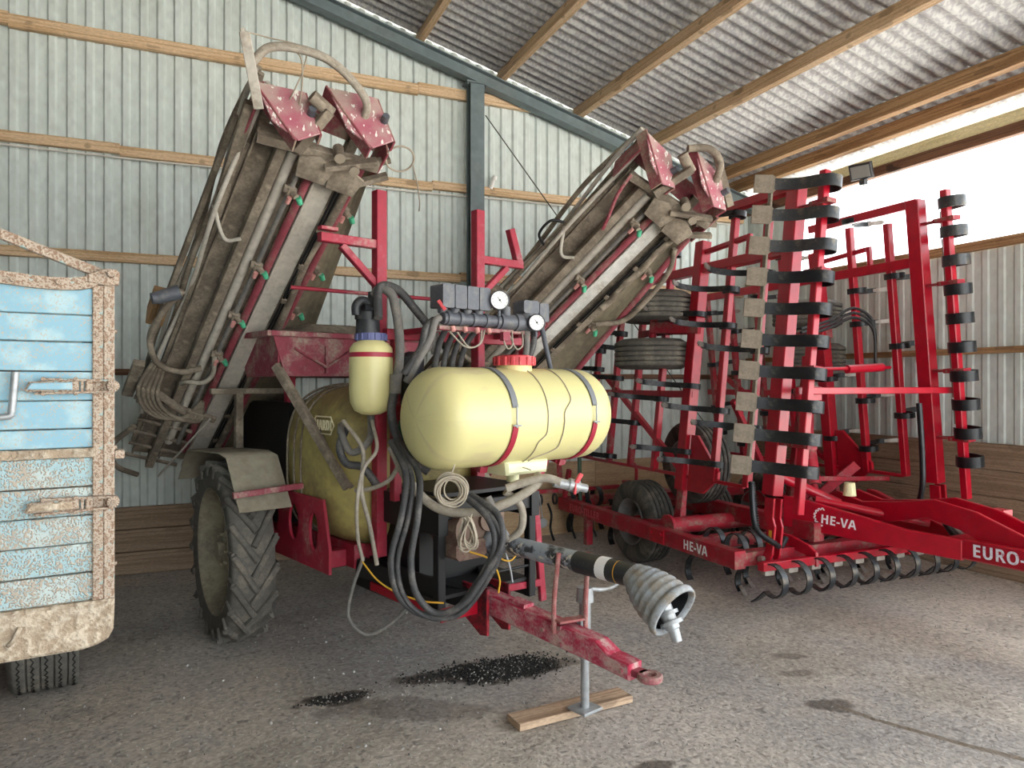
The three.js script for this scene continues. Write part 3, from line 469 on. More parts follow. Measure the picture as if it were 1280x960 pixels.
    const g = raw(pos, nor, uv); g.computeVertexNormals(); const cm = M.boom.clone(); cm.side = THREE.DoubleSide; part('cover', [g, box(-0.09, 1.985, 0.02, 1, 0.012, 0.6)], cm, h, 'dusty bulging cover');
    part('rib', [bar([-0.3, 1.72, 0.352], [-0.3, 1.9, 0.352], 0.02, 0.016), bar([-0.3, 1.76, 0.352], [-0.52, 1.88, 0.352], 0.02, 0.016), bar([-0.3, 1.76, 0.352], [-0.05, 1.92, 0.352], 0.02, 0.016)], M.redDust, h);
  }
  part('strut', [bar([-0.75, 1.76, 0.6], [-0.52, 1.06, 1.06], 0.035, 0.05), bar([-0.7, 1.74, 0.56], [-0.47, 1.05, 1.02], 0.02, 0.035)], M.boom, s, 'dusty slanted strut');
  part('rail', [bar([-0.85, 1.6, -0.25], [-0.3, 1.6, -0.25], 0.05, 0.04), bar([-0.66, 0.9, -0.25], [-0.66, 1.6, -0.25], 0.05, 0.05)], M.boom, s);
  // boom rests
  for (const sx of [-1, 1]) {
    const x = sx * 0.36 + 0.01, r = part('boom_rest', [bar([x, 0.66, 1.12], [x, 2.76, 1.12], 0.066, 0.066), bar([x, 2.45, 1.12], [x + sx * 0.37, 2.45, 1.12], 0.05, 0.05), bar([x, 2.2, 1.12], [x + sx * 0.24, 2.42, 1.12], 0.04, 0.04)], M.redOld, s, 'red boom rest post');
    if (sx > 0) part('stub', bar([x + 0.35, 2.45, 1.12], [x + 0.27, 2.68, 1.12], 0.05, 0.05), M.redOld, r);
    else part('bracket', plate([[-0.07, 0], [0.03, 0], [0.03, 0.02], [-0.07, 0.02]], [x - 0.3, 2.49, 1.12], [1, 0, 0], [0, 1, 0], 0.05, 0.002), M.redOld, r);
  }
  part('cross_rod', cyl([-0.7, 2.22, 0.7], [0.42, 2.2, 0.9], 0.012, 0.012, 8), M.redOld, s);
  part('cross_beam', [bar([-0.42, 1.925, 1.3], [0.66, 1.925, 1.3], 0.05, 0.06), bar([-0.35, 1.0, 1.3], [-0.35, 1.95, 1.3], 0.05, 0.05), bar([0.12, 1.6, 1.45], [0.12, 2.0, 1.45], 0.04, 0.04), bar([0.6, 1.3, 1.3], [0.6, 1.95, 1.3], 0.05, 0.05), bar([-0.3, 1.94, 1.3], [-0.3, 1.94, 1.56], 0.04, 0.03), bar([0.35, 1.94, 1.3], [0.35, 1.94, 1.56], 0.04, 0.03), bar([-0.35, 1.3, 1.3], [-0.35, 1.25, 1.72], 0.05, 0.05), bar([0.45, 1.3, 1.3], [0.45, 1.22, 1.78], 0.05, 0.05)], M.redOld, s);
  // black front frame with tray
  {
    const f = part('front_frame', [bar([-0.4, 0.58, 0.98], [-0.06, 0.47, 1.66], 0.07, 0.1), bar([0.4, 0.58, 0.98], [0.06, 0.47, 1.66], 0.07, 0.1), bar([-0.3, 0.42, 1.65], [-0.3, 1.0, 1.65], 0.05, 0.05), bar([0.34, 0.42, 1.65], [0.34, 1.0, 1.65], 0.05, 0.05), bar([-0.31, 0.95, 0.85], [-0.31, 0.95, 1.7], 0.06, 0.18), bar([0.34, 0.96, 0.85], [0.34, 0.96, 1.7], 0.06, 0.14), bar([-0.33, 0.98, 1.66], [0.37, 0.98, 1.66], 0.05, 0.09), bar([-0.3, 0.47, 0.8], [-0.3, 0.47, 1.66], 0.05, 0.1), bar([0.34, 0.47, 0.8], [0.34, 0.47, 1.66], 0.05, 0.1), box(0.02, 0.52, 1.25, 0.64, 0.02, 0.8), box(0.02, 0.8, 0.9, 0.6, 0.5, 0.02), box(0.02, 1.06, 1.4, 0.62, 0.02, 0.5), box(0.04, 0.72, 1.12, 0.56, 0.38, 0.5, 0.02), bar([-0.3, 0.56, 0.9], [-0.3, 0.56, 1.62], 0.02, 0.12)], M.black, s, 'black painted front frame');
    part('front_edge', [bar([-0.32, 0.445, 1.69], [0.05, 0.445, 1.69], 0.02, 0.07), bar([-0.335, 0.46, 1.0], [-0.335, 0.45, 1.68], 0.012, 0.05)], M.redNew, f, 'bright red tray edge');
    for (const y of [0.6, 0.66]) part('tray_rod', cyl([0.0, y, 1.66], [0.34, y, 1.66], 0.008, 0.008, 6), M.black, f);
  }
  part('stand_leg', [bar([0.4, 1.02, 1.62], [0.47, 0.36, 1.62], 0.045, 0.03), bar([0.1, 0.5, 1.66], [0.45, 0.47, 1.62], 0.03, 0.04)], M.redOld, s, 'red folded stand leg');
  const oily = dusty(0xa81a2c, 0x1c1718, 0.46, 0.45, 402, 0.3);        // red paint with smears of black oil
  for (const x of [-0.075, 0.075]) part('hitch_plate', plate([[1.56, 0.56], [1.78, 0.56], [1.78, 0.31], [1.72, 0.3], [1.56, 0.38]], [x, 0, 0], [0, 0, 1], [0, 1, 0], 0.02, 0.004), oily, s, 'red hitch cheek plate smeared with black oil');
  // pump
  part('pump', [cyl([-0.16, 0.88, 1.5], [-0.16, 0.88, 1.74], 0.11, 0.1, 16), box(-0.17, 0.78, 1.68, 0.2, 0.1, 0.16, 0.02), cyl([-0.05, 0.92, 1.55], [-0.05, 0.92, 1.76], 0.07, 0.06, 14), box(-0.02, 0.9, 1.6, 0.28, 0.2, 0.16, 0.03)], dusty(0x6c5048, 0x8e7b6a, 0.5, 0.8, 404, 0.3), s, 'rusty brown pump body');
  // drawbar
  {
    const d = part('drawbar', [plate([[1.62, 0.415], [2.5, 0.37], [2.72, 0.355], [2.72, 0.425], [2.6, 0.435], [2.52, 0.475], [2.45, 0.48], [1.62, 0.525]], [0, 0, 0], [0, 0, 1], [0, 1, 0], 0.095, 0.006), bar([0, 0.518, 1.9], [0, 0.512, 2.02], 0.07, 0.02)], M.redBar, s, 'scuffed pinkish red drawbar');
    part('hitch_ring', [plate(Array.from({ length: 20 }, (_, i) => [0.055 * Math.cos(i / 20 * 6.2832), 0.055 * Math.sin(i / 20 * 6.2832)]), [0, 0.385, 2.8], [1, 0, 0], [0, 0, -1], 0.03, 0.006, [Array.from({ length: 14 }, (_, i) => [0.024 * Math.cos(-i / 14 * 6.2832), 0.024 * Math.sin(-i / 14 * 6.2832)])]), box(0, 0.385, 2.74, 0.06, 0.03, 0.06)], M.redDust, d, 'worn hitch eye');
    for (const [z, y] of [[2.18, 0.44], [2.3, 0.4], [2.3, 0.48], [2.68, 0.39]]) part('bolt', cyl([-0.06, y, z], [0.06, y, z], 0.011, 0.011, 6), M.redDust, d);
    const u = part('shaft_support', [hose([[-0.062, 0.45, 2.27], [-0.062, 0.6, 2.27], [-0.06, 0.84, 2.3]], 0.012, 8), hose([[0.062, 0.45, 2.36], [0.062, 0.6, 2.36], [0.06, 0.84, 2.38]], 0.012, 8), bar([-0.07, 0.515, 2.3], [0.07, 0.515, 2.34], 0.06, 0.012)], dusty(0xa5605e, 0xb39a90, 0.4, 0.7, 406, 0.2), d, 'thin faded red forked shaft support');
  }
  // jack
  {
    const x = 0.11, z = 2.31, j = part('jack', [cyl([x, 0.06, z], [x, 0.34, z], 0.021, 0.021, 14), cyl([x, 0.3, z], [x, 0.6, z], 0.029, 0.029, 14), cyl([x, 0.58, z], [x, 0.65, z], 0.045, 0.04, 12), box(x - 0.03, 0.45, z, 0.05, 0.1, 0.05)], M.galv, s, 'galvanised parking jack');
    part('jack_foot', plate([[-0.065, -0.06], [0.065, -0.06], [0.065, 0.06], [-0.065, 0.06]], [x, 0.053, z], [1, 0, 0], [0, 0, -1], 0.014, 0.003), M.galv, j);
    part('jack_crank', hose([[x, 0.63, z], [x + 0.05, 0.63, z], [x + 0.1, 0.62, z + 0.01], [x + 0.16, 0.625, z + 0.03], [x + 0.2, 0.65, z + 0.05]], 0.011, 8), M.galv, j);
  }
  // drive shaft
  {
    const p = part('drive_shaft', [cyl([0, 0.8, 1.78], [0, 0.805, 2.74], 0.047, 0.05, 20), turned([[0.03, 0], [0.07, 0], [0.078, 0.02], [0.078, 0.06], [0.06, 0.08], [0.048, 0.1]], [0, 0.8, 1.72], [0, 0, 1], 24)], M.shaft, s, 'scuffed black and grey shielded drive shaft');
    part('shaft_sleeve', cyl([0, 0.803, 2.37], [0, 0.805, 2.73], 0.0525, 0.0525, 20), M.blackPlastic, p);
    part('shaft_sticker', cyl([0, 0.804, 2.52], [0, 0.8045, 2.58], 0.0532, 0.0532, 20, false), M.decal, p, 'white sticker band');
    part('warning_text', cyl([0, 0.8047, 2.63], [0, 0.805, 2.635], 0.0532, 0.0532, 20, false), M.orangeSticker, p);
    const pr = []; for (let k = 0; k <= 18; k++) { const q = k / 18; pr.push([0.052 + 0.062 * Math.sin(q * 1.45) + (k % 3 === 0 ? 0.003 : k % 3 === 1 ? 0.0035 : -0.003) + 0.006 * Math.sin(q * 3.1), q * 0.22]); }
    pr.push([0.122, 0.222], [0.128, 0.235], [0.124, 0.255], [0.112, 0.258], [0.106, 0.24], [0.09, 0.12], [0.05, 0.02]);
    const dir = [0.02, -0.46, 0.87]; part('boot_inner_shade', turned([[0.104, 0.236], [0.088, 0.12], [0.05, 0.03], [0.001, 0.03]].map(([r, y]) => [r - 0.002, y]), [0, 0.812, 2.7], dir, 30), M.black, p); part('shaft_boot', turned(pr, [0, 0.812, 2.7], dir, 36), M.silverBoot, p, 'ribbed grey rubber boot');  // black inner skin paints the shade inside the grey boot
    const dv = P(dir).clone().normalize(), o = V(0, 0.812, 2.7), at = (k, dx = 0, dy = 0) => o.clone().addScaledVector(dv, k).add(V(dx, dy, 0));
    part('yoke', [cyl(at(0.08), at(0.2), 0.045, 0.04, 12), cyl(at(0.18), at(0.24, 0.01, -0.08), 0.034, 0.03, 12), cyl(at(0.225, 0.01, -0.058), at(0.234, 0.01, -0.068), 0.05, 0.05, 14), cyl(at(0.205, 0.01, -0.03), at(0.213, 0.01, -0.04), 0.044, 0.044, 14), cyl(at(0.24, 0.01, -0.08), at(0.26, 0.012, -0.12), 0.024, 0.022, 12)], M.galv, p, 'bare steel splined yoke');
    part('chain', hose([[0.02, 0.76, 1.8], [0.05, 0.66, 1.81], [0.06, 0.58, 1.82]], 0.006, 6), M.galv, p);
  }
  // front water tank
  {
    const c = [0.0, 1.478, 1.8], R = 0.258, x0 = -0.53, x1 = 0.67, pr = [];
    for (let k = 0; k <= 9; k++) { const a = k / 9 * 1.5708; pr.push([R - 0.13 + 0.13 * Math.sin(a), x0 + 0.13 - 0.13 * Math.cos(a)]); }
    pr[0][0] = 0.001; pr.splice(1, 0, [0.06, x0 - 0.018], [0.12, x0 - 0.008]); pr[0][1] = x0 - 0.02;
    for (const x of [-0.12, 0.46]) pr.push([R, x - 0.03], [R - 0.006, x - 0.02], [R - 0.006, x + 0.02], [R, x + 0.03]);
    pr.sort((a, b) => a[1] - b[1]); for (let k = 9; k >= 0; k--) { const a = k / 9 * 1.5708; pr.push([R - 0.13 + 0.13 * Math.sin(a), x1 - 0.13 + 0.13 * Math.cos(a)]); }
    pr.push([0.12, x1 + 0.008], [0.001, x1 + 0.02]);
    const t = part('water_tank', turned(pr, c, [1, 0, 0], 56), M.yellow, s, 'pale yellow cylindrical front tank');
    const arc = (x, a0, a1, r, n = 16) => Array.from({ length: n + 1 }, (_, i) => { const a = lerp(a0, a1, i / n) * Math.PI / 180; return [x, c[1] + r * Math.sin(a), c[2] + r * Math.cos(a)]; });
    for (const x of [-0.12, 0.46]) {
      part('tank_strap', strip(arc(x, 150, 12, R + 0.002), [1, 0, 0], 0.036, 0.006, 1), M.strap, t, 'grey tension strap');
      part('tank_strap', strip(arc(x, -8, -110, R + 0.002), [1, 0, 0], 0.034, 0.006, 1), M.redStrap, t, 'red tank strap');
      part('strap_bolt', [cyl([x, c[1] + R * 0.24, c[2] + R + 0.008], [x, c[1] - R * 0.18, c[2] + R + 0.008], 0.005, 0.005, 6), cyl([x - 0.024, c[1] - 0.035, c[2] + R + 0.01], [x + 0.024, c[1] - 0.035, c[2] + R + 0.01], 0.005, 0.005, 6)], M.galv, t);
    }
    part('twine', hose([...arc(0.1, 110, -20, R + 0.003, 10), ...arc(0.06, -30, -80, R + 0.004, 5), [0.05, 1.2, 1.98]], 0.003, 5, 60), M.cord, t);
    part('twine', hose([...arc(0.28, 110, 20, R + 0.003, 8), ...arc(0.22, 5, -40, R + 0.004, 4), ...arc(0.1, -60, -80, R + 0.004, 3)], 0.003, 5, 60), M.cord, t);
    part('tank_neck', cyl([0.09, 1.7, 1.8], [0.09, 1.755, 1.8], 0.1, 0.095, 28), M.yellow, t);
    const lid = []; for (let k = 0; k < 16; k++) { const a = k / 16 * 6.2832; lid.push(bar([0.09 + 0.112 * Math.cos(a), 1.752, 1.8 + 0.112 * Math.sin(a)], [0.09 + 0.112 * Math.cos(a), 1.795, 1.8 + 0.112 * Math.sin(a)], 0.02, 0.012, [Math.cos(a), 0, Math.sin(a)], 0.004)); }
    part('tank_lid', [cyl([0.09, 1.75, 1.8], [0.09, 1.8, 1.8], 0.112, 0.11, 32), cyl([0.09, 1.8, 1.8], [0.09, 1.806, 1.8], 0.09, 0.085, 32), ...lid], M.redCap, t, 'faded red screw lid');
    part('sump', [plate([[-0.13, -0.035], [0.16, -0.035], [0.17, 0.04], [-0.14, 0.04]], [0.08, 1.205, 1.8], [1, 0, 0], [0, 1, 0], 0.22, 0.015), cyl([0.08, 1.12, 1.8], [0.08, 1.18, 1.8], 0.035, 0.035, 14)], M.yellowPale, t, 'pale yellow sump moulding');
    part('tank_cradle', [bar([-0.12, 1.24, 1.6], [0.46, 1.24, 1.6], 0.05, 0.05), bar([0.46, 1.3, 1.52], [0.46, 1.2, 1.8], 0.05, 0.04), bar([-0.12, 1.3, 1.52], [-0.12, 1.2, 1.8], 0.05, 0.04), bar([0.5, 1.22, 1.62], [0.36, 0.98, 1.62], 0.05, 0.04)], M.redOld, s);
  }
  // induction bottle with valve head
  {
    const c = [-0.5, 0, 1.29], b = part('rinse_bottle', turned([[0.001, 1.48], [0.05, 1.485], [0.09, 1.505], [0.113, 1.55], [0.118, 1.62], [0.118, 1.8], [0.115, 1.845], [0.095, 1.872], [0.075, 1.88], [0.075, 1.9]], c, [0, 1, 0], 32), M.yellow, s, 'small pale yellow upright bottle');
    part('bottle_band', cyl([c[0], 1.795, c[2]], [c[0], 1.82, c[2]], 0.1195, 0.1195, 32, false), M.redStrap, b);
    part('bottle_cap', [cyl([c[0], 1.885, c[2]], [c[0], 1.925, c[2]], 0.085, 0.083, 28), ...Array.from({ length: 14 }, (_, k) => { const a = k / 14 * 6.2832; return cyl([c[0] + 0.084 * Math.cos(a), 1.888, c[2] + 0.084 * Math.sin(a)], [c[0] + 0.084 * Math.cos(a), 1.92, c[2] + 0.084 * Math.sin(a)], 0.006, 0.006, 6); })], M.bluePlastic, b, 'grey blue screw cap');
    part('valve_head', [cyl([c[0] - 0.02, 1.925, c[2]], [c[0] - 0.02, 2.04, c[2]], 0.066, 0.062, 20), cyl([c[0] - 0.02, 2.0, c[2]], [c[0] - 0.02, 2.03, c[2]], 0.07, 0.07, 20), hose([[c[0] - 0.02, 2.02, c[2]], [c[0] - 0.02, 2.09, c[2]], [c[0] - 0.06, 2.1, c[2]], [c[0] - 0.09, 2.07, c[2]], [c[0] - 0.09, 2.02, c[2]]], 0.024, 10), cyl([c[0], 2.03, c[2]], [c[0] + 0.01, 2.15, c[2]], 0.025, 0.025, 12), cyl([c[0] - 0.05, 2.06, c[2]], [c[0] + 0.05, 2.06, c[2]], 0.03, 0.03, 12)], M.blackPlastic, b, 'black plastic valve head');
  }
  part('filter_bowl', turned([[0.001, 1.5], [0.045, 1.505], [0.058, 1.54], [0.06, 1.72], [0.072, 1.725], [0.075, 1.79], [0.06, 1.81], [0.02, 1.83]], [-0.29, 0, 1.36], [0, 1, 0], 24), M.blackPlastic, s, 'dark filter bowl');
  // control manifold
  {
    const z = 1.6, m = part('valve_manifold', [cyl([-0.26, 2.0, z + 0.02], [0.16, 2.005, z + 0.02], 0.033, 0.033, 16), cyl([0.13, 2.005, z + 0.02], [0.26, 2.005, z + 0.02], 0.045, 0.045, 18), cyl([0.24, 2.005, z + 0.02], [0.29, 2.005, z + 0.02], 0.052, 0.052, 18), ...[-0.24, -0.16, -0.07, 0.02, 0.1].map((x) => cyl([x, 2.003, z + 0.02], [x + 0.022, 2.003, z + 0.02], 0.04, 0.04, 16)), cyl([0.18, 2.04, z + 0.02], [0.18, 2.09, z + 0.02], 0.03, 0.03, 12)], M.greyPlastic, s, 'grey plastic valve manifold');
    for (let k = 0; k < 4; k++) { const x = -0.245 + k * 0.082; part('solenoid', [box(x, 2.118, z, 0.076, 0.125, 0.12, 0.006), cyl([x, 2.03, z], [x, 2.06, z], 0.025, 0.03, 12)], M.greyPlastic, m); part('drain_knob', cyl([x + 0.03, 1.955, z + 0.05], [x + 0.03, 1.93, z + 0.06], 0.014, 0.012, 8), M.pink, m); }
    part('manifold_rail', [bar([-0.28, 1.95, z], [0.36, 1.95, z], 0.05, 0.025), box(0.16, 1.92, z + 0.04, 0.05, 0.05, 0.03)], M.redDust, m);
    part('regulator', [box(0.355, 2.1, z, 0.12, 0.075, 0.1, 0.01), cyl([0.355, 1.98, z], [0.355, 2.07, z], 0.045, 0.05, 16), cyl([0.29, 2.0, z + 0.02], [0.4, 2.0, z + 0.02], 0.04, 0.04, 14), box(0.5, 2.08, z - 0.03, 0.075, 0.11, 0.07, 0.008), cyl([0.47, 2.03, z], [0.485, 1.72, z + 0.08], 0.016, 0.014, 10)], M.greyPlastic, m);
    part('red_lever', bar([-0.3, 2.09, z + 0.04], [-0.27, 2.04, z + 0.06], 0.012, 0.02), M.redCap, m);
    for (const [x, y, zz, r] of [[0.09, 2.115, z + 0.07, 0.055], [0.36, 2.005, z + 0.08, 0.05]]) {
      const n = V(-0.5, 0, 0.86).normalize(), o = V(x, y, zz), e = o.clone().addScaledVector(n, 0.028), g = part('pressure_gauge', [turned([[0.001, 0], [r, 0], [r, 0.034], [r - 0.004, 0.036], [r - 0.006, 0.03], [r - 0.006, 0.02]], o, n, 28), cyl(o.clone().addScaledVector(V(0, -1, 0), r), o.clone().addScaledVector(V(0, -1, 0), r + 0.03), 0.01, 0.01, 8)], M.greyPlastic, m);
      part('dial', cyl(o.clone().addScaledVector(n, 0.02), e, r - 0.006, r - 0.006, 28), M.gauge, g, 'white gauge dial');
      const U = new THREE.Vector3().crossVectors(V(0, 1, 0), n).normalize(), tk = []; for (let k = 0; k < 11; k++) { const a = (-0.25 + k / 10 * 1.5) * Math.PI, d = U.clone().multiplyScalar(Math.cos(a)).add(V(0, Math.sin(a), 0)); tk.push(bar(e.clone().addScaledVector(d, r * 0.66), e.clone().addScaledVector(d, r * 0.8), 0.002, 0.002, n, 0.0003)); }
      const d = U.clone().multiplyScalar(0.5).add(V(0, -0.7, 0)); tk.push(bar(e.clone().addScaledVector(d, -r * 0.5), e.clone().addScaledVector(d, r * 0.4), 0.003, 0.002, n, 0.0003), cyl(e, e.clone().addScaledVector(n, 0.003), 0.006, 0.006, 10));
      part('needle', tk, M.black, g);
    }
  }
  // hoses
  const H = (pts, r, m, l) => part('hose', hose(pts, r, 9), m, s, l);
  H([[-0.49, 2.13, 1.3], [-0.47, 2.17, 1.33], [-0.43, 2.14, 1.38], [-0.41, 2.05, 1.4], [-0.4, 1.9, 1.42], [-0.41, 1.75, 1.43], [-0.43, 1.6, 1.42]], 0.026, M.hoseGrey, 'grey suction hose beside the bottle');
  H([[-0.43, 1.62, 1.42], [-0.45, 1.5, 1.42], [-0.44, 1.4, 1.44], [-0.4, 1.28, 1.48], [-0.3, 1.18, 1.55]], 0.024, M.hoseBlack);
  H([[-0.52, 2.0, 1.4], [-0.47, 2.18, 1.34], [-0.4, 2.17, 1.38], [-0.3, 2.06, 1.42], [-0.22, 1.95, 1.45], [-0.2, 1.88, 1.46]], 0.024, M.hoseBlack);
  part('hose_joint', cyl([-0.43, 1.7, 1.43], [-0.43, 1.6, 1.425], 0.031, 0.031, 12), M.hoseGrey, s); part('hose_joint', [cyl([-0.21, 1.93, 1.455], [-0.185, 1.82, 1.465], 0.034, 0.032, 12), cyl([-0.2, 1.88, 1.46], [-0.27, 1.82, 1.42], 0.025, 0.025, 10)], M.hoseGrey, s);
  for (let k = 0; k < 4; k++) H([[-0.19 + k * 0.07, 1.96, 1.56], [-0.2 + k * 0.06, 1.86, 1.5], [-0.2 + k * 0.055, 1.7, 1.46], [-0.18 + k * 0.05, 1.5, 1.45]], 0.017, M.hoseBlack);
  H([[-0.28, 2.0, 1.62], [-0.32, 1.98, 1.64], [-0.34, 1.9, 1.63], [-0.4, 1.77, 1.6], [-0.44, 1.66, 1.55]], 0.02, M.hoseGrey);
  H([[-0.3, 1.99, 1.6], [-0.36, 1.95, 1.62], [-0.38, 1.84, 1.6], [-0.46, 1.7, 1.56]], 0.02, M.hoseBlack);
  H([[0.34, 1.96, 1.62], [0.34, 1.86, 1.62], [0.33, 1.72, 1.6]], 0.02, M.hoseGrey); H([[0.4, 1.97, 1.62], [0.39, 1.87, 1.62], [0.36, 1.75, 1.58]], 0.02, M.hoseBlack);
  for (const [a, b] of [[-0.22, 0.02], [-0.17, 0.0], [0.14, 0.22], [0.2, 0.3]]) H([[a, 1.93, 1.63], [lerp(a, b, 0.4), 1.85, 1.65], [lerp(a, b, 0.8), 1.87, 1.65], [b, 1.95, 1.63]], 0.005, M.hosePale);
  // hydraulic loops under the front tank
  const loops = [[[-0.5, 1.35, 1.5], [-0.55, 1.2, 1.72], [-0.62, 1.03, 1.8], [-0.67, 0.8, 1.78], [-0.64, 0.63, 1.81], [-0.55, 0.545, 1.88], [-0.45, 0.56, 1.97], [-0.35, 0.71, 2.05], [-0.29, 0.885, 2.1], [-0.3, 1.0, 2.06], [-0.33, 1.1, 1.9]], [[-0.46, 1.35, 1.5], [-0.5, 1.2, 1.76], [-0.57, 1.03, 1.86], [-0.61, 0.8, 1.86], [-0.59, 0.65, 1.88], [-0.52, 0.56, 1.93], [-0.43, 0.6, 2.02], [-0.33, 0.76, 2.09], [-0.27, 0.9, 2.13], [-0.26, 1.02, 2.08], [-0.3, 1.1, 1.92]]];
  for (const l of loops) H(l, 0.017, M.hoseBlack, 'long grey hydraulic hose hanging in a loop');
  H(loops[0].map(([x, y, z]) => [x + 0.02, y - 0.012, z + 0.025]), 0.013, M.hoseBlack);
  H([[-0.5, 1.32, 1.5], [-0.46, 1.14, 1.62], [-0.38, 1.02, 1.75], [-0.25, 1.0, 1.88], [-0.1, 1.06, 2.0], [0.02, 1.14, 2.06], [0.08, 1.17, 2.0]], 0.024, M.hosePale, 'pale dusty suction hose under the front tank');
  H([[-0.12, 1.12, 1.98], [-0.04, 1.15, 2.03], [0.05, 1.17, 2.1], [0.1, 1.15, 2.15]], 0.022, M.hosePale);
  H([[-0.1, 1.1, 1.95], [-0.02, 1.02, 1.98], [0.0, 0.9, 1.96], [-0.03, 0.83, 1.9]], 0.02, M.hosePale); H([[-0.2, 1.08, 1.93], [-0.17, 0.98, 1.97], [-0.13, 0.88, 1.98], [-0.08, 0.85, 1.93]], 0.02, M.hoseGrey);
  H([[-0.62, 1.45, 1.2], [-0.6, 1.3, 1.38], [-0.62, 1.1, 1.4], [-0.58, 0.9, 1.42], [-0.55, 0.7, 1.44]], 0.012, M.hosePale); H([[-0.5, 1.45, 1.3], [-0.56, 1.3, 1.45], [-0.63, 1.22, 1.45], [-0.66, 1.05, 1.43], [-0.64, 0.85, 1.4], [-0.6, 0.72, 1.38]], 0.01, M.hosePale);
  H([[-0.42, 1.3, 1.5], [-0.5, 1.16, 1.5], [-0.55, 1.1, 1.4], [-0.6, 1.08, 1.3]], 0.012, M.hosePale); H([[-0.45, 1.5, 1.2], [-0.52, 1.34, 1.3], [-0.6, 1.28, 1.26], [-0.62, 1.38, 1.18], [-0.58, 1.42, 1.1]], 0.02, M.hoseGrey);
  H([[-0.58, 1.4, 1.15], [-0.64, 1.3, 1.2], [-0.62, 1.22, 1.24], [-0.55, 1.2, 1.28], [-0.48, 1.1, 1.32]], 0.022, M.hoseBlack);
  H([[-0.55, 0.72, 1.3], [-0.62, 0.55, 1.3], [-0.66, 0.42, 1.34], [-0.6, 0.34, 1.42], [-0.5, 0.4, 1.5], [-0.42, 0.5, 1.56]], 0.01, M.hoseGrey);
  part('yellow_cord', hose([[-0.6, 0.72, 1.36], [-0.55, 0.62, 1.45], [-0.48, 0.56, 1.55], [-0.4, 0.53, 1.66], [-0.32, 0.52, 1.72]], 0.005, 6), M.yellowCord, s); part('yellow_cord', hose([[-0.26, 0.8, 1.86], [-0.18, 0.76, 1.92], [-0.13, 0.66, 1.94], [-0.12, 0.58, 1.92]], 0.005, 6), M.yellowCord, s); part('yellow_cord', hose([[-0.07, 0.82, 1.84], [-0.06, 0.74, 1.86], [0.0, 0.715, 1.87], [0.06, 0.74, 1.86]], 0.005, 6), M.yellowCord, s);
  part('drain_valve', [cyl([0.08, 1.15, 2.12], [0.16, 1.13, 2.16], 0.026, 0.026, 12), cyl([0.15, 1.135, 2.155], [0.2, 1.12, 2.18], 0.034, 0.034, 12), cyl([0.2, 1.12, 2.18], [0.24, 1.11, 2.2], 0.022, 0.022, 12)], M.galv, s); part('valve_lever', [bar([0.17, 1.14, 2.19], [0.2, 1.19, 2.2], 0.012, 0.025), bar([0.17, 1.14, 2.19], [0.15, 1.09, 2.2], 0.012, 0.02)], M.redCap, s, 'red valve lever');
  part('green_canister', cyl([-0.36, 1.25, 1.42], [-0.36, 1.45, 1.42], 0.04, 0.04, 14), std({ color: 0x1d6b4c, roughness: 0.6 }), s);

  // ---- booms ----
  function boom(A, B, kind) {
    A = P(A); B = P(B); const T = B.clone().sub(A), L = T.length(); T.normalize();
    const roll = kind === 'left' ? 0.22 : 0.62, U0 = V(1, 0, 0).addScaledVector(T, -T.x).normalize(), N0 = new THREE.Vector3().crossVectors(U0, T), U = U0.clone().multiplyScalar(Math.cos(roll)).addScaledVector(N0, Math.sin(roll)), N = N0.clone().multiplyScalar(Math.cos(roll)).addScaledVector(U0, -Math.sin(roll));
    const q = (t, u, w) => A.clone().addScaledVector(T, t).addScaledVector(U, u).addScaledVector(N, w);
    const lft = kind === 'left', main = M.boom;
    const b = part('boom', [bar(q(0, -0.16, 0.06), q(L - 0.1, -0.16, 0.06), 0.055, 0.075, N), bar(q(0.1, -0.3, -0.06), q(L - 0.25, -0.3, -0.06), 0.03, 0.055, N), bar(q(0, 0.0, -0.16), q(L, 0.0, -0.16), 0.06, 0.07, N), bar(q(0, 0.24, -0.16), q(L, 0.24, -0.16), 0.06, 0.07, N), bar(q(0, -0.24, -0.2), q(L, -0.24, -0.2), 0.06, 0.07, N)], main, s, lft ? 'dusty folded boom under the high gable' : 'dusty folded boom beside the red cultivator');
    for (const [u0, wd, w0] of [[-0.2, 0.17, -0.05], [-0.01, 0.18, -0.03], [0.2, 0.2, -0.03]]) part('boom_section', [bar(q(0.02, u0, w0), q(L - 0.12, u0, w0), wd, 0.05, N, 0.006), bar(q(0.02, u0 - wd / 2, w0 + 0.03), q(L - 0.12, u0 - wd / 2, w0 + 0.03), 0.012, 0.04, N, 0.002)], M.boom, b);
    for (let t = 0.2; t < L - 0.3; t += 0.42) { part('cross_brace', bar(q(t, -0.28, -0.13), q(t + 0.2, 0.24, -0.13), 0.02, 0.03, N), M.boom, b); }
    part('boom_tube', cyl(q(0.3, -0.095, 0.06), q(L - 0.15, -0.095, 0.06), 0.028, 0.028, 12), M.boomPale, b);
    part('boom_tube', cyl(q(0.2, 0.035, 0.05), q(L - 0.1, 0.035, 0.05), 0.024, 0.024, 12), M.boomRed, b);
    part('spray_line', cyl(q(0.35, -0.04, 0.1), q(L - 0.25, -0.04, 0.1), 0.015, 0.015, 10), M.hoseGrey, b);
    part('channel', [bar(q(0, lft ? 0.13 : 0.12, 0.03), q(L - 0.08, lft ? 0.13 : 0.12, 0.03), lft ? 0.13 : 0.085, 0.012, N), bar(q(0, 0.072, 0.045), q(L - 0.08, 0.072, 0.045), 0.012, 0.04, N)], lft ? M.boomPale : M.boomWhite, b, 'pale flat boom channel');
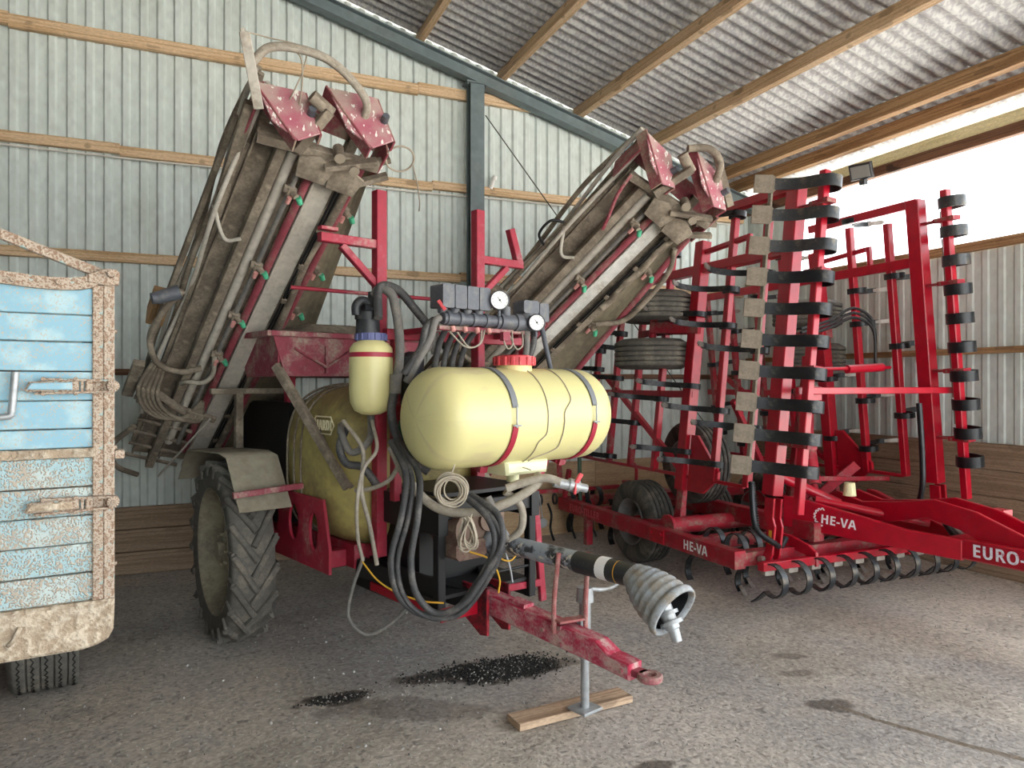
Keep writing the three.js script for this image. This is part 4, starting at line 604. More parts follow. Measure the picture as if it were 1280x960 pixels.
    part('boom_tube', cyl(q(0.2, 0.205, 0.06), q(L - 0.1, 0.205, 0.06), 0.008, 0.008, 8), M.black, b); part('boom_tube', cyl(q(0.2, 0.225, 0.05), q(L - 0.1, 0.225, 0.05), 0.006, 0.006, 8), M.black, b);
    for (let t = 0.4; t < L - 0.2; t += 0.3) part('clip', box(0, 0, 0, 0.03, 0.02, 0.03).applyMatrix4(new THREE.Matrix4().makeBasis(U, N, T.clone().negate()).setPosition(q(t, 0.21, 0.07))), M.boom, b);
    part('boom_hose', hose(Array.from({ length: 9 }, (_, i) => q(lft ? 0.3 + (L - 0.5) * i / 8 : 2.1 + (L - 2.3) * i / 8, 0.255 + 0.018 * Math.sin(i * 1.9), 0.03 + 0.015 * Math.cos(i * 2.3))), 0.026, 9), M.boom, b);
    part('boom_tube', cyl(lft ? q(0.1, 0.3, -0.01) : q(0.1, 0.7, -0.07), lft ? q(L - 0.12, 0.3, -0.01) : q(L - 0.12, 0.37, -0.07), 0.024, 0.024, 10), M.boomRed, b);
    part('boom_tube', cyl(q(0.1, 0.32, -0.12), q(L - 0.12, 0.32, -0.12), 0.02, 0.02, 10), M.boom, b);
    // broad curved shield, widening to the low end
    {
      const pos = [], nor = [], uv = [], nt = 16, nw = 8, f = (i, j) => { const t = (L - 0.15) * i / nt, k = j / nw, wd = 0.48 - 0.34 * (i / nt); return q(t, (lft ? 0.24 : 0.215) + k * wd, 0.02 - 0.07 * Math.sin(k * 2.6) - k * 0.05); };
      for (let i = 0; i < nt; i++) for (let j = 0; j < nw; j++) for (const [x, y] of [[0, 0], [1, 0], [1, 1], [0, 0], [1, 1], [0, 1]]) { const p = f(i + x, j + y); pos.push(p.x, p.y, p.z); nor.push(N.x, N.y, N.z); uv.push((i + x) * 0.17, (j + y) * 0.05); }
      const g = raw(pos, nor, uv); g.computeVertexNormals(); const mt = M.shield.clone(); mt.side = THREE.DoubleSide; part('spray_shield', g, mt, b, 'broad curved brown shield');
    }
    const nz = (t, u, w, sd = 1) => { const o = q(t, u, w), n = part('nozzle', [cyl(o.clone().addScaledVector(U, -0.04 * sd), o.clone().addScaledVector(U, 0.03 * sd), 0.024, 0.022, 10), cyl(o, o.clone().addScaledVector(N, 0.05).addScaledVector(U, 0.03 * sd), 0.02, 0.017, 10), box(0, 0, 0, 0.04, 0.05, 0.045).applyMatrix4(new THREE.Matrix4().makeBasis(U, N, T.clone().negate()).setPosition(o))], M.boom, b);
      const e = o.clone().addScaledVector(N, 0.045).addScaledVector(U, 0.04 * sd); part('nozzle_cap', cyl(e, e.clone().addScaledVector(T, -0.035).addScaledVector(U, 0.025 * sd), 0.018, 0.016, 10), M.green, b, 'green nozzle cap'); const e2 = o.clone().addScaledVector(N, 0.04).addScaledVector(T, -0.02); part('nozzle_cap', cyl(e2, e2.clone().addScaledVector(T, -0.04), 0.014, 0.013, 8), M.pink, b); };
    for (const t of lft ? [2.72, 2.15, 1.72, 1.35] : [2.75, 2.2, 1.6, 1.15]) nz(t, -0.04, 0.11);
    for (const t of lft ? [2.6, 2.12, 1.75] : [2.5, 1.9]) nz(t, 0.34, -0.06);
    // side hose bundle
    for (let k = 0; k < 4; k++) part('boom_hose', hose(Array.from({ length: 11 }, (_, i) => q(0.55 + (L - 0.45) * i / 10, -0.33 - 0.02 * Math.sin(i * 1.1 + k * 1.7) - k * 0.01, -0.02 - 0.07 * k + 0.05 * Math.cos(i * 0.9 + k))), 0.015 + 0.003 * (k % 2), 8), k % 2 ? M.boom : M.boomPale, b);
    part('boom_hose', hose([q(1.75, -0.36, 0.03), q(1.6, -0.43, 0.09), q(1.35, -0.45, 0.1), q(1.18, -0.36, 0.13), q(1.15, -0.22, 0.14), q(1.2, -0.1, 0.12)], 0.02, 9), M.boom, b);
    part('boom_hose', hose([q(1.35, -0.06, 0.13), q(1.2, -0.03, 0.16), q(1.12, -0.07, 0.17), q(1.08, -0.15, 0.15), q(1.0, -0.18, 0.1)], 0.016, 8), M.hosePale, b);
    part('boom_hose', hose([q(2.4, -0.36, 0), q(2.25, -0.25, 0.08), q(2.3, -0.18, 0.1)], 0.012, 8), M.boomPale, b);
    if (lft) {
      part('end_plug', [cyl(q(1.78, -0.38, 0.08), q(1.72, -0.5, 0.12), 0.045, 0.038, 14), cyl(q(1.73, -0.48, 0.115), q(1.72, -0.52, 0.13), 0.034, 0.034, 14)], M.greyPlastic, b, 'dark grey ribbed coupling');
      part('stay_link', [bar(q(1.25, -0.42, -0.05), q(L - 0.2, -0.38, -0.18), 0.03, 0.06, N), bar(q(L - 0.75, -0.33, -0.02), q(L - 0.02, -0.36, -0.02), 0.06, 0.05, N)], M.boom, b);
      part('clamp_frame', [bar(q(0.75, -0.46, 0.05), q(1.1, -0.46, 0.08), 0.07, 0.05, N), bar(q(0.8, -0.42, 0.1), q(0.72, 0.12, 0.14), 0.05, 0.03, N), bar(q(0.95, -0.4, 0.12), q(0.78, -0.1, 0.16), 0.03, 0.05, N)], M.boom, b);
      for (let k = 0; k < 5; k++) part('boom_hose', hose([q(1.1, -0.38 + k * 0.02, 0.05), q(0.9, -0.42 + k * 0.03, 0.14 + k * 0.01), q(0.72, -0.3 + k * 0.04, 0.17), q(0.7, -0.1 + k * 0.03, 0.15), q(0.85, 0.0, 0.1)], 0.015, 7), k % 2 ? M.boom : M.boom, b);
      for (let t = 0.05; t < 0.75; t += 0.14) part('rung', bar(q(t, -0.34, 0.03), q(t + 0.03, 0.02, 0.1), 0.025, 0.02, N), M.boom, b);
      part('end_hoop', hose([q(0.35, -0.34, 0), q(0.1, -0.44, 0.02), q(-0.12, -0.36, 0.03), q(-0.2, -0.2, 0.03)], 0.02, 8), M.boom, b);
      part('pale_rod', cyl(q(0.05, -0.1, 0.2), q(0.75, 0.08, 0.16), 0.008, 0.008, 8), M.boomPale, b);
      part('timber_spacer', bar(q(1.25, -0.42, -0.22), q(1.45, -0.42, -0.22), 0.1, 0.16, N), M.pineOld, b);
    } else {
      for (let k = 0; k < 2; k++) part('timber_spacer', bar(q(1.35 - k * 0.15, -0.42 - k * 0.02, 0.0 - 0.02 * k), q(1.72 - k * 0.15, -0.42 - k * 0.02, 0.02 * k), 0.12, 0.07, N, 0.02), M.boom, b);
      part('handle_loop', hose([q(2.2, -0.38, 0.0), q(2.25, -0.46, 0.02), q(2.38, -0.46, 0.02), q(2.42, -0.38, 0)], 0.01, 7), M.black, b);
      part('boom_hose', hose([q(2.75, 0.36, -0.05), q(2.6, 0.46, -0.06), q(2.35, 0.5, -0.05), q(2.1, 0.48, -0.02), q(1.95, 0.34, 0)], 0.02, 9), M.boom, b);
    }
    // top end: two red cover plates, hinge links, pins
    const E = (x, y, z) => q(L + y, x, z), nrm = N.clone().multiplyScalar(0.3).addScaledVector(T, 0.85).addScaledVector(U, lft ? -0.15 : 0.1).normalize(), pa = U.clone().addScaledVector(nrm, -U.dot(nrm)).normalize(), pb = new THREE.Vector3().crossVectors(nrm, pa);
    for (const [cx, cy, cz, sc] of [[-0.22, 0.06, 0.1, 1.3], [0.14, 0.16, 0.06, 1.4]]) {
      const o = E(cx, cy, cz), c = part('end_cover', [plate([[-0.12 * sc, 0.11 * sc], [0.07 * sc, 0.13 * sc], [0.14 * sc, -0.06 * sc], [0.06 * sc, -0.12 * sc], [-0.04 * sc, -0.06 * sc]], o, pa, pb, 0.012, 0.003)], M.redPlate, b, 'faded red end cover with bird droppings'); 
      part('cover_side', [bar(o.clone().addScaledVector(pa, -0.125 * sc).addScaledVector(pb, 0.11 * sc).addScaledVector(nrm, -0.03), o.clone().addScaledVector(pa, 0.05 * sc).addScaledVector(pb, -0.13 * sc).addScaledVector(nrm, -0.03), 0.012, 0.09, nrm), bar(o.clone().addScaledVector(pa, 0.145 * sc).addScaledVector(pb, -0.06 * sc).addScaledVector(nrm, -0.04), o.clone().addScaledVector(pa, 0.075 * sc).addScaledVector(pb, 0.13 * sc).addScaledVector(nrm, -0.04), 0.012, 0.08, nrm)], M.boomRed, b);
      part('hinge_pin', cyl(o.clone().addScaledVector(pa, 0.1 * sc).addScaledVector(pb, 0.03), o.clone().addScaledVector(pa, 0.1 * sc).addScaledVector(pb, 0.03).addScaledVector(nrm, 0.05), 0.022, 0.02, 12), M.greyPlastic, b);
    }
    part('end_hinge', [bar(E(-0.3, -0.12, 0.1), E(0.34, -0.04, 0.1), 0.05, 0.06, N), bar(E(-0.1, -0.1, 0.14), E(-0.02, 0.16, 0.1), 0.05, 0.05, N), cyl(E(-0.12, 0.18, 0.06), E(0.0, 0.14, 0.08), 0.035, 0.035, 12), bar(E(0.06, -0.12, 0.16), E(0.3, 0.02, 0.16), 0.03, 0.06, N), cyl(E(0.1, -0.02, 0.1), E(0.1, -0.02, 0.2), 0.03, 0.03, 12), cyl(E(0.2, -0.06, 0.1), E(0.2, -0.06, 0.2), 0.028, 0.028, 12), bar(E(0.28, -0.18, 0.1), E(0.42, -0.08, 0.08), 0.03, 0.05, N), bar(E(0.3, -0.1, 0.02), E(0.42, -0.02, 0.0), 0.03, 0.05, N), plate([[-0.08, -0.1], [0.08, -0.1], [0.1, 0.02], [0, 0.06], [-0.1, 0.02]], E(0.2, -0.16, 0.12), U, T, 0.016, 0.003), plate([[-0.08, -0.1], [0.08, -0.1], [0.1, 0.02], [0, 0.06], [-0.1, 0.02]], E(0.02, -0.14, 0.14), U, T, 0.016, 0.003)], M.boom, b, 'dusty hinge links');
    part('end_box', [bar(E(-0.34, -0.2, -0.1), E(-0.34, 0.05, -0.05), 0.012, 0.2, N), bar(E(0.38, -0.2, -0.08), E(0.38, 0.04, -0.05), 0.012, 0.2, N), bar(E(-0.34, -0.02, -0.16), E(0.38, -0.02, -0.16), 0.012, 0.14, T)], M.boomRed, b);
    if (lft) {
      part('end_arm', [bar(E(-0.34, 0.02, 0.06), E(-0.5, 0.3, -0.08), 0.02, 0.05, N), bar(E(-0.335, 0.02, 0.09), E(-0.49, 0.3, -0.05), 0.05, 0.01, N)], M.boomPale, b, 'long tapered end arm');
      part('boom_hose', hose([E(-0.42, 0.18, -0.02), E(-0.36, 0.28, -0.05), E(-0.12, 0.35, -0.04), E(0.06, 0.31, 0.0), E(0.16, 0.24, 0.03), E(0.18, 0.12, 0.04)], 0.022, 9), M.hosePale, b);
      part('wire', hose([E(-0.48, 0.29, -0.08), E(-0.38, 0.3, -0.1), E(-0.2, 0.33, -0.08), E(-0.18, 0.25, -0.05), E(-0.2, 0.1, 0.02)], 0.004, 5), M.cord, b); part('wire', hose([E(-0.32, 0.3, -0.08), E(-0.22, 0.3, -0.06), E(-0.17, 0.2, -0.02), E(-0.15, 0.08, 0.05)], 0.004, 5), M.cord, b);
      part('wire_loop', hose(Array.from({ length: 12 }, (_, i) => E(0.46 + 0.08 * Math.cos(i / 12 * 6.283), 0.02 + 0.08 * Math.sin(i / 12 * 6.283), 0.03)), 0.006, 5, 40, true), M.cord, b);
      part('wire', hose([E(0.54, 0.02, 0.03), E(0.62, -0.08, 0.03), E(0.7, -0.2, 0.02), E(0.76, -0.3, -0.05)], 0.004, 5), M.cord, b);
    } else {
      part('end_arm', bar(E(0.1, 0.3, -0.12), E(0.42, 0.12, -0.05), 0.02, 0.05, U), M.boom, b);
      part('boom_hose', hose([E(-0.1, 0.22, 0.0), E(0.02, 0.3, -0.03), E(0.14, 0.28, -0.03), E(0.2, 0.18, 0.0)], 0.024, 9), M.boom, b);
      part('red_cable', hose([E(-0.3, -0.1, 0.14), E(-0.28, -0.25, 0.15), E(-0.22, -0.4, 0.14), E(-0.18, -0.5, 0.12)], 0.012, 7), M.redDust, b);
    }
  }
  boom([-0.83, 1.06, -1.2], [-0.74, 3.02, 1.17], 'left');
  boom([0.99, 1.09, -0.55], [1.43, 2.97, 1.86], 'right');
}
// cords hanging in coils on the sprayer
for (const [p, r, n, kind, label] of [[[-0.45, 1.14, 1.96], 0.072, 13, 0, 'coil of grey cord hung under the pale yellow front tank'], [[-0.43, 0.95, 2.07], 0.05, 11, 1, 'bunch of looped grey twine tied above the drive shaft']]) {
  const o = thing('cord_coil', label, 'cord', spToWorld(...p), ST - 0.6), g = [];
  for (let k = 0; k < n; k++) {
    const rx = r * rr(0.6, 1.1), ry = r * rr(0.7, 1.1), ox = rr(-0.012, 0.012), oy = rr(-0.012, 0.012), z = rr(-0.025, 0.025), lean = rr(-0.35, 0.35) * (kind ? 1.6 : 0.6), sw = rr(-0.4, 0.4);
    g.push(hose(Array.from({ length: 10 }, (_, i) => { const a = i / 10 * 6.2832 + sw, x = rx * Math.cos(a) * (kind ? 0.35 + 0.55 * (1 - Math.sin(a)) / 2 : 1), y = ry * Math.sin(a) * (kind ? 1.5 : 1); return [ox + x * Math.cos(lean) - y * Math.sin(lean) * (kind ? 0.5 : 0.1), oy + y, z + x * Math.sin(lean)]; }), 0.0042, 5, 30, true));
  }
  part('loops', g, M.cord, o); part('tie', hose([[0, r * 0.8, 0], [0.01, r * 1.3, -0.01], [0.02, r * 1.7, -0.02]], 0.004, 5), M.cord, o);
}
{ // plank under the jack
  const pl = thing('wooden_plank', 'short weathered wooden plank under the galvanised jack foot', 'plank', [1.73, 0, -3.2], -0.02);
  part('plank_board', bar([-0.33, 0.021, 0.03], [0.33, 0.021, -0.035], 0.13, 0.036, [0, 1, 0], 0.004), M.plank, pl);
}

// ---------- cultivator with folded wings ----------
{
  const c = thing('cultivator', 'red folding cultivator with upright wings full of black spring tines', 'cultivator', [4.77, 0, -4.1], 0);
  const place = (name, geo, mat, parent, basis, pos, label) => { const m = part(name, geo, mat, parent, label); m.applyMatrix4(new THREE.Matrix4().makeBasis(...basis.map(P)).setPosition(P(pos))); return m; };
  // shared pieces; axes: x = out of the frame, y = forward, z = across
  const W = [0, 0, 1];
  const springG = strip([[-0.02, -0.05, 0], [-0.065, 0.0, 0], [-0.07, 0.07, 0], [-0.02, 0.13, 0], [0.055, 0.125, 0], [0.1, 0.06, 0], [0.14, -0.05, 0], [0.2, -0.14, 0], [0.27, -0.2, 0]], W, 0.085, 0.011, 3);
  const padG = plate([[-0.09, -0.04], [-0.06, -0.068], [0.07, -0.068], [0.07, 0.068], [-0.06, 0.068], [-0.09, 0.04]], [0.33, -0.245, 0], [0.82, -0.57, 0], [0, 0, 1], 0.014, 0.003);
  const clampG = mergeGeometries([box(0, 0, 0, 0.085, 0.085, 0.05), cyl([-0.05, 0.03, 0], [0.06, 0.03, 0], 0.01, 0.01, 6)]);
  const tineG = strip([[-0.045, -0.03, 0], [-0.055, 0.04, 0], [-0.012, 0.095, 0], [0.06, 0.08, 0], [0.1, 0.0, 0], [0.15, -0.09, 0], [0.25, -0.16, 0], [0.37, -0.17, 0], [0.44, -0.13, 0]], W, 0.046, 0.013, 3);
  const tipG = plate([[-0.07, -0.016], [0.05, -0.022], [0.085, 0], [0.05, 0.022], [-0.07, 0.016]], [0.47, -0.105, 0.0], [0.8, 0.6, 0], [0, 0, 1], 0.012, 0.003);
  const tyreG = (R, w, rim) => { const pr = [[rim, -w * 0.75], [rim + 0.03, -w * 0.95], [R - 0.06, -w], [R - 0.015, -w * 0.8]], n = 5, st = w * 1.6 / n; for (let k = 0; k < n; k++) { const y = -w * 0.8 + k * st; pr.push([R - 0.004, y + st * 0.1], [R, y + st * 0.14], [R + 0.003, y + st * 0.5], [R, y + st * 0.82], [R - 0.004, y + st * 0.85]); if (k < n - 1) pr.push([R - 0.024, y + st * 0.87], [R - 0.024, y + st * 1.08]); } pr.push([R - 0.015, w * 0.8], [R - 0.06, w], [rim + 0.03, w * 0.95], [rim, w * 0.75]); return turned(pr, [0, 0, 0], [0, 1, 0], 44); };
  const tg = tyreG(0.33, 0.135, 0.17), rg = turned([[0.02, 0.03], [0.07, 0.03], [0.1, -0.02], [0.14, -0.03], [0.16, 0.05], [0.185, 0.115], [0.175, 0.118], [0.15, 0.06], [0.15, -0.06], [0.185, -0.115], [0.175, -0.118], [0.02, -0.05]], [0, 0, 0], [0, 1, 0], 28);
  const tgBig = tyreG(0.37, 0.14, 0.2);
  const wheel = (pos, axis, mat = M.rubber, big = false) => { const q = new THREE.Quaternion().setFromUnitVectors(V(0, 1, 0), P(axis)); const t = part('tyre', big ? tgBig : tg, mat, c); t.position.set(...pos); t.quaternion.copy(q); const r = part('wheel_rim', rg, M.rimGrey, t); r.scale.setScalar(big ? 1.15 : 1); part('hub', cyl([0, -0.02, 0], [0, 0.07, 0], 0.06, 0.05, 12), M.redNew, t); return t; };
  // wings
  for (const s of [-1, 1]) {
    const x = s * 0.64, up = (z, y0, y1, w, d = w) => bar([x, y0, z], [x, y1, z], w, d, [0, 0, 1], 0.006), B = s < 0 ? [[-1, 0, 0], [0, 0, 1], [0, 1, 0]] : [[1, 0, 0], [0, 0, 1], [0, -1, 0]];
    const w = part('wing_frame', [up(0, 0.82, 3.15, 0.1, 0.12), bar([x, 3.13, 0.03], [x, 3.13, -1.1], 0.07, 0.07), bar([x, 2.655, 0.02], [x, 2.655, -2.78], 0.07, 0.08), bar([x, 1.55, -1.0], [x, 1.55, -2.8], 0.05, 0.06), bar([x, 0.84, -0.3], [x, 0.84, -2.85], 0.03, 0.03), bar([x, 1.72, -2.5], [x, 0.9, -1.12], 0.045, 0.05), up(-1.06, 0.72, 2.9, 0.1, 0.11), plate([[-0.98, 0.72], [-0.78, 0.72], [-0.6, 0.86], [-0.6, 0.92], [-0.9, 1.2], [-0.98, 1.2]], [x, 0, 0], [0, 0, 1], [0, 1, 0], 0.03, 0.003)], M.redNew, c, s < 0 ? 'upright red wing frame' : undefined);
    const zs = [-0.27, -0.66, -1.5, -1.9, -2.3, -2.7], tops = [3.02, 3.06, 2.95, 2.85, 2.75, 2.68];
    zs.forEach((z, i) => part('tool_bar', up(z, 0.84, tops[i], 0.058), i > 2 ? M.redNewDust : M.redNew, w));
    part('link_bar', [bar([x, 2.84, -0.5], [x, 2.8, -1.06], 0.04, 0.04), up(-0.47, 2.66, 2.86, 0.04)], M.redNew, w);
    // levelling board: tube, carriers, springs with paddles
    const lb = part('levelling_bar', [up(0.26, 0.72, 3.18, 0.06)], M.redNew, w);
    for (const y of [2.95, 2.45, 1.75, 1.2]) part('carrier', [plate([[-0.05, -0.035], [0.3, -0.03], [0.34, 0], [0.3, 0.03], [-0.05, 0.035]], [x, y, 0], [0, 0, 1], [s, 0, 0], 0.02, 0.003), bar([x, y, 0.17], [x, y, 0.34], 0.09, 0.035), cyl([x - 0.05, y, 0.2], [x + 0.05, y, 0.2], 0.012, 0.012, 6), cyl([x - 0.05, y, 0.32], [x + 0.05, y, 0.32], 0.012, 0.012, 6)], M.redNewDust, w);
    for (let k = 0; k < 10; k++) { const y = 3.075 - k * 0.228; place('levelling_spring', springG, k < 3 ? M.springWorn : M.spring, w, B, [x, y, 0.26]); place('paddle', padG, M.paddle, w, B, [x, y, 0.26]); }
    for (let k = 0; k < 9; k++) part('paddle_link', bar([x + s * 0.275, 3.06 - k * 0.228, 0.03], [x + s * 0.275, 2.87 - k * 0.228, 0.03], 0.02, 0.035, [0, 0, 1], 0.003), M.paddle, w);
    // tines, staggered from bar to bar
    const rows = [[-0.27, [2.5, 1.9, 1.3]], [-0.66, [3.05, 2.42, 2.12, 1.42, 0.98]], [-1.06, [2.25, 1.62, 1.05]], [-1.5, [2.86, 2.28, 1.5]], [-1.9, [2.5, 1.98, 1.26]], [-2.3, [2.62, 2.16, 1.7, 0.9]], [-2.7, [2.4, 2.0, 1.8, 1.3, 1.0]]];
    for (const [z, ys] of rows) for (const y of ys) { const yy = y + (s > 0 ? 0.07 : 0); place('tine', tineG, M.spring, w, B, [x, yy, z]); place('tine_clamp', clampG, M.spring, w, B, [x, yy, z]); place('tine_point', tipG, M.tip, w, B, [x, yy, z]); }
    // wing wheels, folded flat
    for (const y of [2.35, 1.92]) wheel([s * (0.84 + (3.13 - y) * 0.105), y, -1.42], [0, 1, 0]);
    part('wheel_arm', [bar([x, 2.13, -1.0], [s * 0.84, 2.13, -1.42], 0.1, 0.1), bar([x, 2.13, -1.06], [x + s * 0.02, 2.13, -1.9], 0.05, 0.06), cyl([s * 0.84, 1.9, -1.42], [s * 0.84, 2.37, -1.42], 0.035, 0.035, 12)], M.redNewDust, w);
    // the wings lean in at the top
    const LN = s * 0.105; w.rotation.z = LN; w.position.set(x - (x * Math.cos(LN) - 3.13 * Math.sin(LN)), 3.13 - (x * Math.sin(LN) + 3.13 * Math.cos(LN)), 0);
    // hinge arms down to the centre section
    const arm = [[-0.045, 0.8], [0.045, 0.8], [0.045, 0.66], [0.075, 0.6], [0.07, 0.4], [0.03, 0.3], [-0.04, 0.3], [0.0, 0.44], [0.0, 0.6], [-0.045, 0.68]];
    for (const q of [-0.035, 0.035]) part('hinge_arm', plate(arm, [x + q, 0, 0.02], [0, 0, 1], [0, 1, 0], 0.02, 0.003), M.redNew, w);
    part('sticker', box(x - 0.046, 0.52, 0.058, 0.001, 0.1, 0.03, 0.0003), M.orangeSticker, w, 'yellow warning sticker');
    part('hinge_pin', cyl([x - 0.08, 0.35, 0.01], [x + 0.08, 0.35, 0.01], 0.026, 0.026, 12), M.tip, w);
    part('hinge_arm', [bar([x, 0.42, -1.06], [x, 0.8, -1.06], 0.05, 0.09), plate([[-0.17, 0.34], [0.13, 0.34], [0.05, 0.46], [0.04, 0.56], [-0.04, 0.56], [-0.06, 0.46]], [x, 0, -1.06], [0, 0, 1], [0, 1, 0], 0.06, 0.004)], M.redNewDust, w);
  }
  part('lock_bar', [bar([-0.82, 1.6, 0.18], [0.84, 1.6, 0.18], 0.03, 0.05), box(0.85, 1.6, 0.18, 0.03, 0.05, 0.05), box(-0.6, 1.58, 0.1, 0.12, 0.1, 0.08)], M.redNew, c, 'red transport lock bar');
  part('ram', [cyl([0.1, 1.77, -0.2], [0.5, 1.79, -0.2], 0.035, 0.035, 12), cyl([-0.2, 1.77, -0.2], [0.6, 1.79, -0.2], 0.014, 0.014, 8)], M.redNew, c);
  // centre section
  const f = part('centre_frame', [bar([-1.18, 0.38, 0.0], [-1.18, 0.38, -2.75], 0.1, 0.13), bar([1.18, 0.38, 0.0], [1.18, 0.38, -2.75], 0.1, 0.13), bar([-1.2, 0.37, -0.08], [1.2, 0.37, -0.08], 0.1, 0.1), bar([-1.15, 0.37, -0.62], [1.15, 0.37, -0.62], 0.1, 0.1), bar([-1.15, 0.4, -2.0], [1.15, 0.4, -2.0], 0.1, 0.1), bar([-1.15, 0.4, -2.7], [1.15, 0.4, -2.7], 0.1, 0.1), bar([-0.42, 0.52, -0.0], [-0.42, 0.52, -2.7], 0.1, 0.14), bar([0.42, 0.52, -0.0], [0.42, 0.52, -2.7], 0.1, 0.14), bar([-1.1, 0.56, -1.75], [1.1, 0.56, -1.75], 0.07, 0.08)], M.redNewDust, c, 'low red centre frame');
  part('axle_tube', [cyl([-1.12, 0.45, -0.95], [1.12, 0.45, -0.95], 0.07, 0.07, 20), plate(Array.from({ length: 16 }, (_, i) => [0.1 * Math.cos(i / 16 * 6.2832), 0.1 * Math.sin(i / 16 * 6.2832)]), [-1.12, 0.45, -0.95], [0, 0, 1], [0, 1, 0], 0.03, 0.004), bar([-1.08, 0.45, -0.95], [-1.08, 0.37, -1.55], 0.08, 0.1), bar([-0.62, 0.45, -0.95], [-0.62, 0.37, -1.55], 0.08, 0.1)], M.redNewDust, c);
  for (const x of [-0.98, -0.3, 0.5, 1.0]) wheel([x, 0.385, -1.55], [-1, 0, 0], M.rubberDark, true);
  wheel([-0.55, 0.93, -1.32], [-1, 0, 0], M.rubberDark, true);
  part('beam_lettering', text('EURO-TILLER', 0.07, [-1.231, 0.345, -2.5], [0, 0, 1], [0, 1, 0], 0.001), std({ color: 0xc8515c, roughness: 0.5 }), f, 'faded lettering on the side beam');
  part('beam_lettering', text('HE-VA', 0.075, [-1.231, 0.345, -0.6], [0, 0, 1], [0, 1, 0]), M.decal, f, 'white lettering on the side beam');
  part('joint_plate', [box(-1.235, 0.38, -0.95, 0.014, 0.12, 0.2), ...[-1.02, -0.88].map((z) => cyl([-1.235, 0.4, z], [-1.255, 0.4, z], 0.014, 0.014, 6))], M.redNew, f);
  // ground springs along the front, the same hoops turned to the soil
  const G = [[0, -1, 0], [0, 0, 1], [-1, 0, 0]];
  part('levelling_bar', [bar([-1.12, 0.36, 0.14], [0.98, 0.36, 0.14], 0.06, 0.06)], M.redNew, c);
  for (const x of [-0.62, 0.35, 0.9]) part('carrier', plate([[-0.2, 0.5], [-0.08, 0.5], [0.1, 0.46], [0.17, 0.42], [0.18, 0.32], [0.12, 0.3], [0.08, 0.38], [-0.2, 0.42]], [x, 0, 0], [0, 0, 1], [0, 1, 0], 0.03, 0.004), M.redNew, c);
  const hoopG = strip([...Array.from({ length: 13 }, (_, i) => { const a = 2.4 - i / 12 * 4.6; return [0, 0.115 * Math.sin(a), 0.115 * Math.cos(a)]; }), [0, -0.16, -0.14], [0, -0.2, -0.2]], [1, 0, 0], 0.05, 0.01, 1);
  for (let k = 0; k < 10; k++) { const x = -1.06 + k * 0.22, h = part('levelling_spring', hoopG, M.springWorn, c); h.position.set(x, 0.27, 0.2); const cl = part('spring_clamp', clampG, M.tip, c); cl.position.set(x, 0.34, 0.14); }
  for (let k = 0; k < 9; k++) { const x = -0.85 + k * 0.21; for (const z of [k % 2 ? -0.4 : -0.25]) { const m = place('tine', tineG, M.spring, c, G, [x, 0.34, z]); m.scale.set(0.72, 0.9, 1.2); const p = place('tine_point', tipG, M.tip, c, G, [x, 0.34, z]); p.scale.set(0.66, 0.9, 1); } }
  for (const [z, n, o] of [[-0.62, 5, 0], [-2.0, 6, 0.1], [-2.7, 6, 0]]) for (let k = 0; k < n; k++) { const m = place('tine', tineG, M.spring, c, G, [-1.05 + o + k * 0.4, 0.36, z]); m.scale.set(0.72, 0.9, 1.2); }
  for (const [x, z] of [[-1.0, -0.25], [-0.82, -0.3], [-1.0, -0.5]]) { part('spring_hoop', strip(Array.from({ length: 13 }, (_, i) => [x, 0.4 + 0.11 * Math.sin(i / 12 * 3.3), z + 0.11 * Math.cos(i / 12 * 3.3)]), [1, 0, 0], 0.05, 0.009, 1), M.springWorn, c); }
  // rear row at the far end
  part('rear_bar', [bar([-1.75, 0.52, -2.72], [-0.5, 0.52, -2.72], 0.04, 0.04), bar([-1.22, 0.5, -2.72], [-1.3, 0.82, -2.6], 0.05, 0.06), bar([-1.18, 0.45, -2.7], [-1.18, 0.75, -2.6], 0.04, 0.05), bar([-1.18, 0.05, -2.2], [-1.18, 0.34, -2.2], 0.07, 0.07)], M.redNewDust, c);
  for (let k = 0; k < 6; k++) part('spring_hoop', strip(Array.from({ length: 15 }, (_, i) => [-1.65 + k * 0.17, 0.44 + (k > 2 ? 0.1 : 0.055) * Math.sin(i / 14 * 6.1 + 1.5), -2.68 + (k > 2 ? 0.1 : 0.045) * Math.cos(i / 14 * 6.1 + 1.5)]), [1, 0, 0], k > 2 ? 0.05 : 0.02, 0.008, 1), M.spring, c);
  for (let k = 0; k < 4; k++) part('rear_tine', hose([[-1.4 + k * 0.25, 0.4, -2.66], [-1.4 + k * 0.25, 0.3, -2.58], [-1.4 + k * 0.25, 0.15, -2.6], [-1.4 + k * 0.25, 0.04, -2.52]], 0.014, 6), M.spring, c);
  part('hanging_disc', [cyl([-1.5, 0.22, -2.6], [-1.5, 0.22, -2.57], 0.05, 0.05, 16), cyl([-1.5, 0.27, -2.585], [-1.5, 0.5, -2.66], 0.006, 0.006, 6)], M.galv, c);
  part('prop_rod', cyl([-1.05, 0.42, -2.6], [-1.05, 1.0, -2.62], 0.022, 0.022, 10), std({ color: 0x3f5a48, roughness: 0.6 }), c, 'green rod'); part('bent_rod', hose([[-0.66, 0.84, -2.2], [-0.62, 0.8, -2.2], [-0.62, 0.55, -2.2]], 0.018, 7), M.redNew, c);
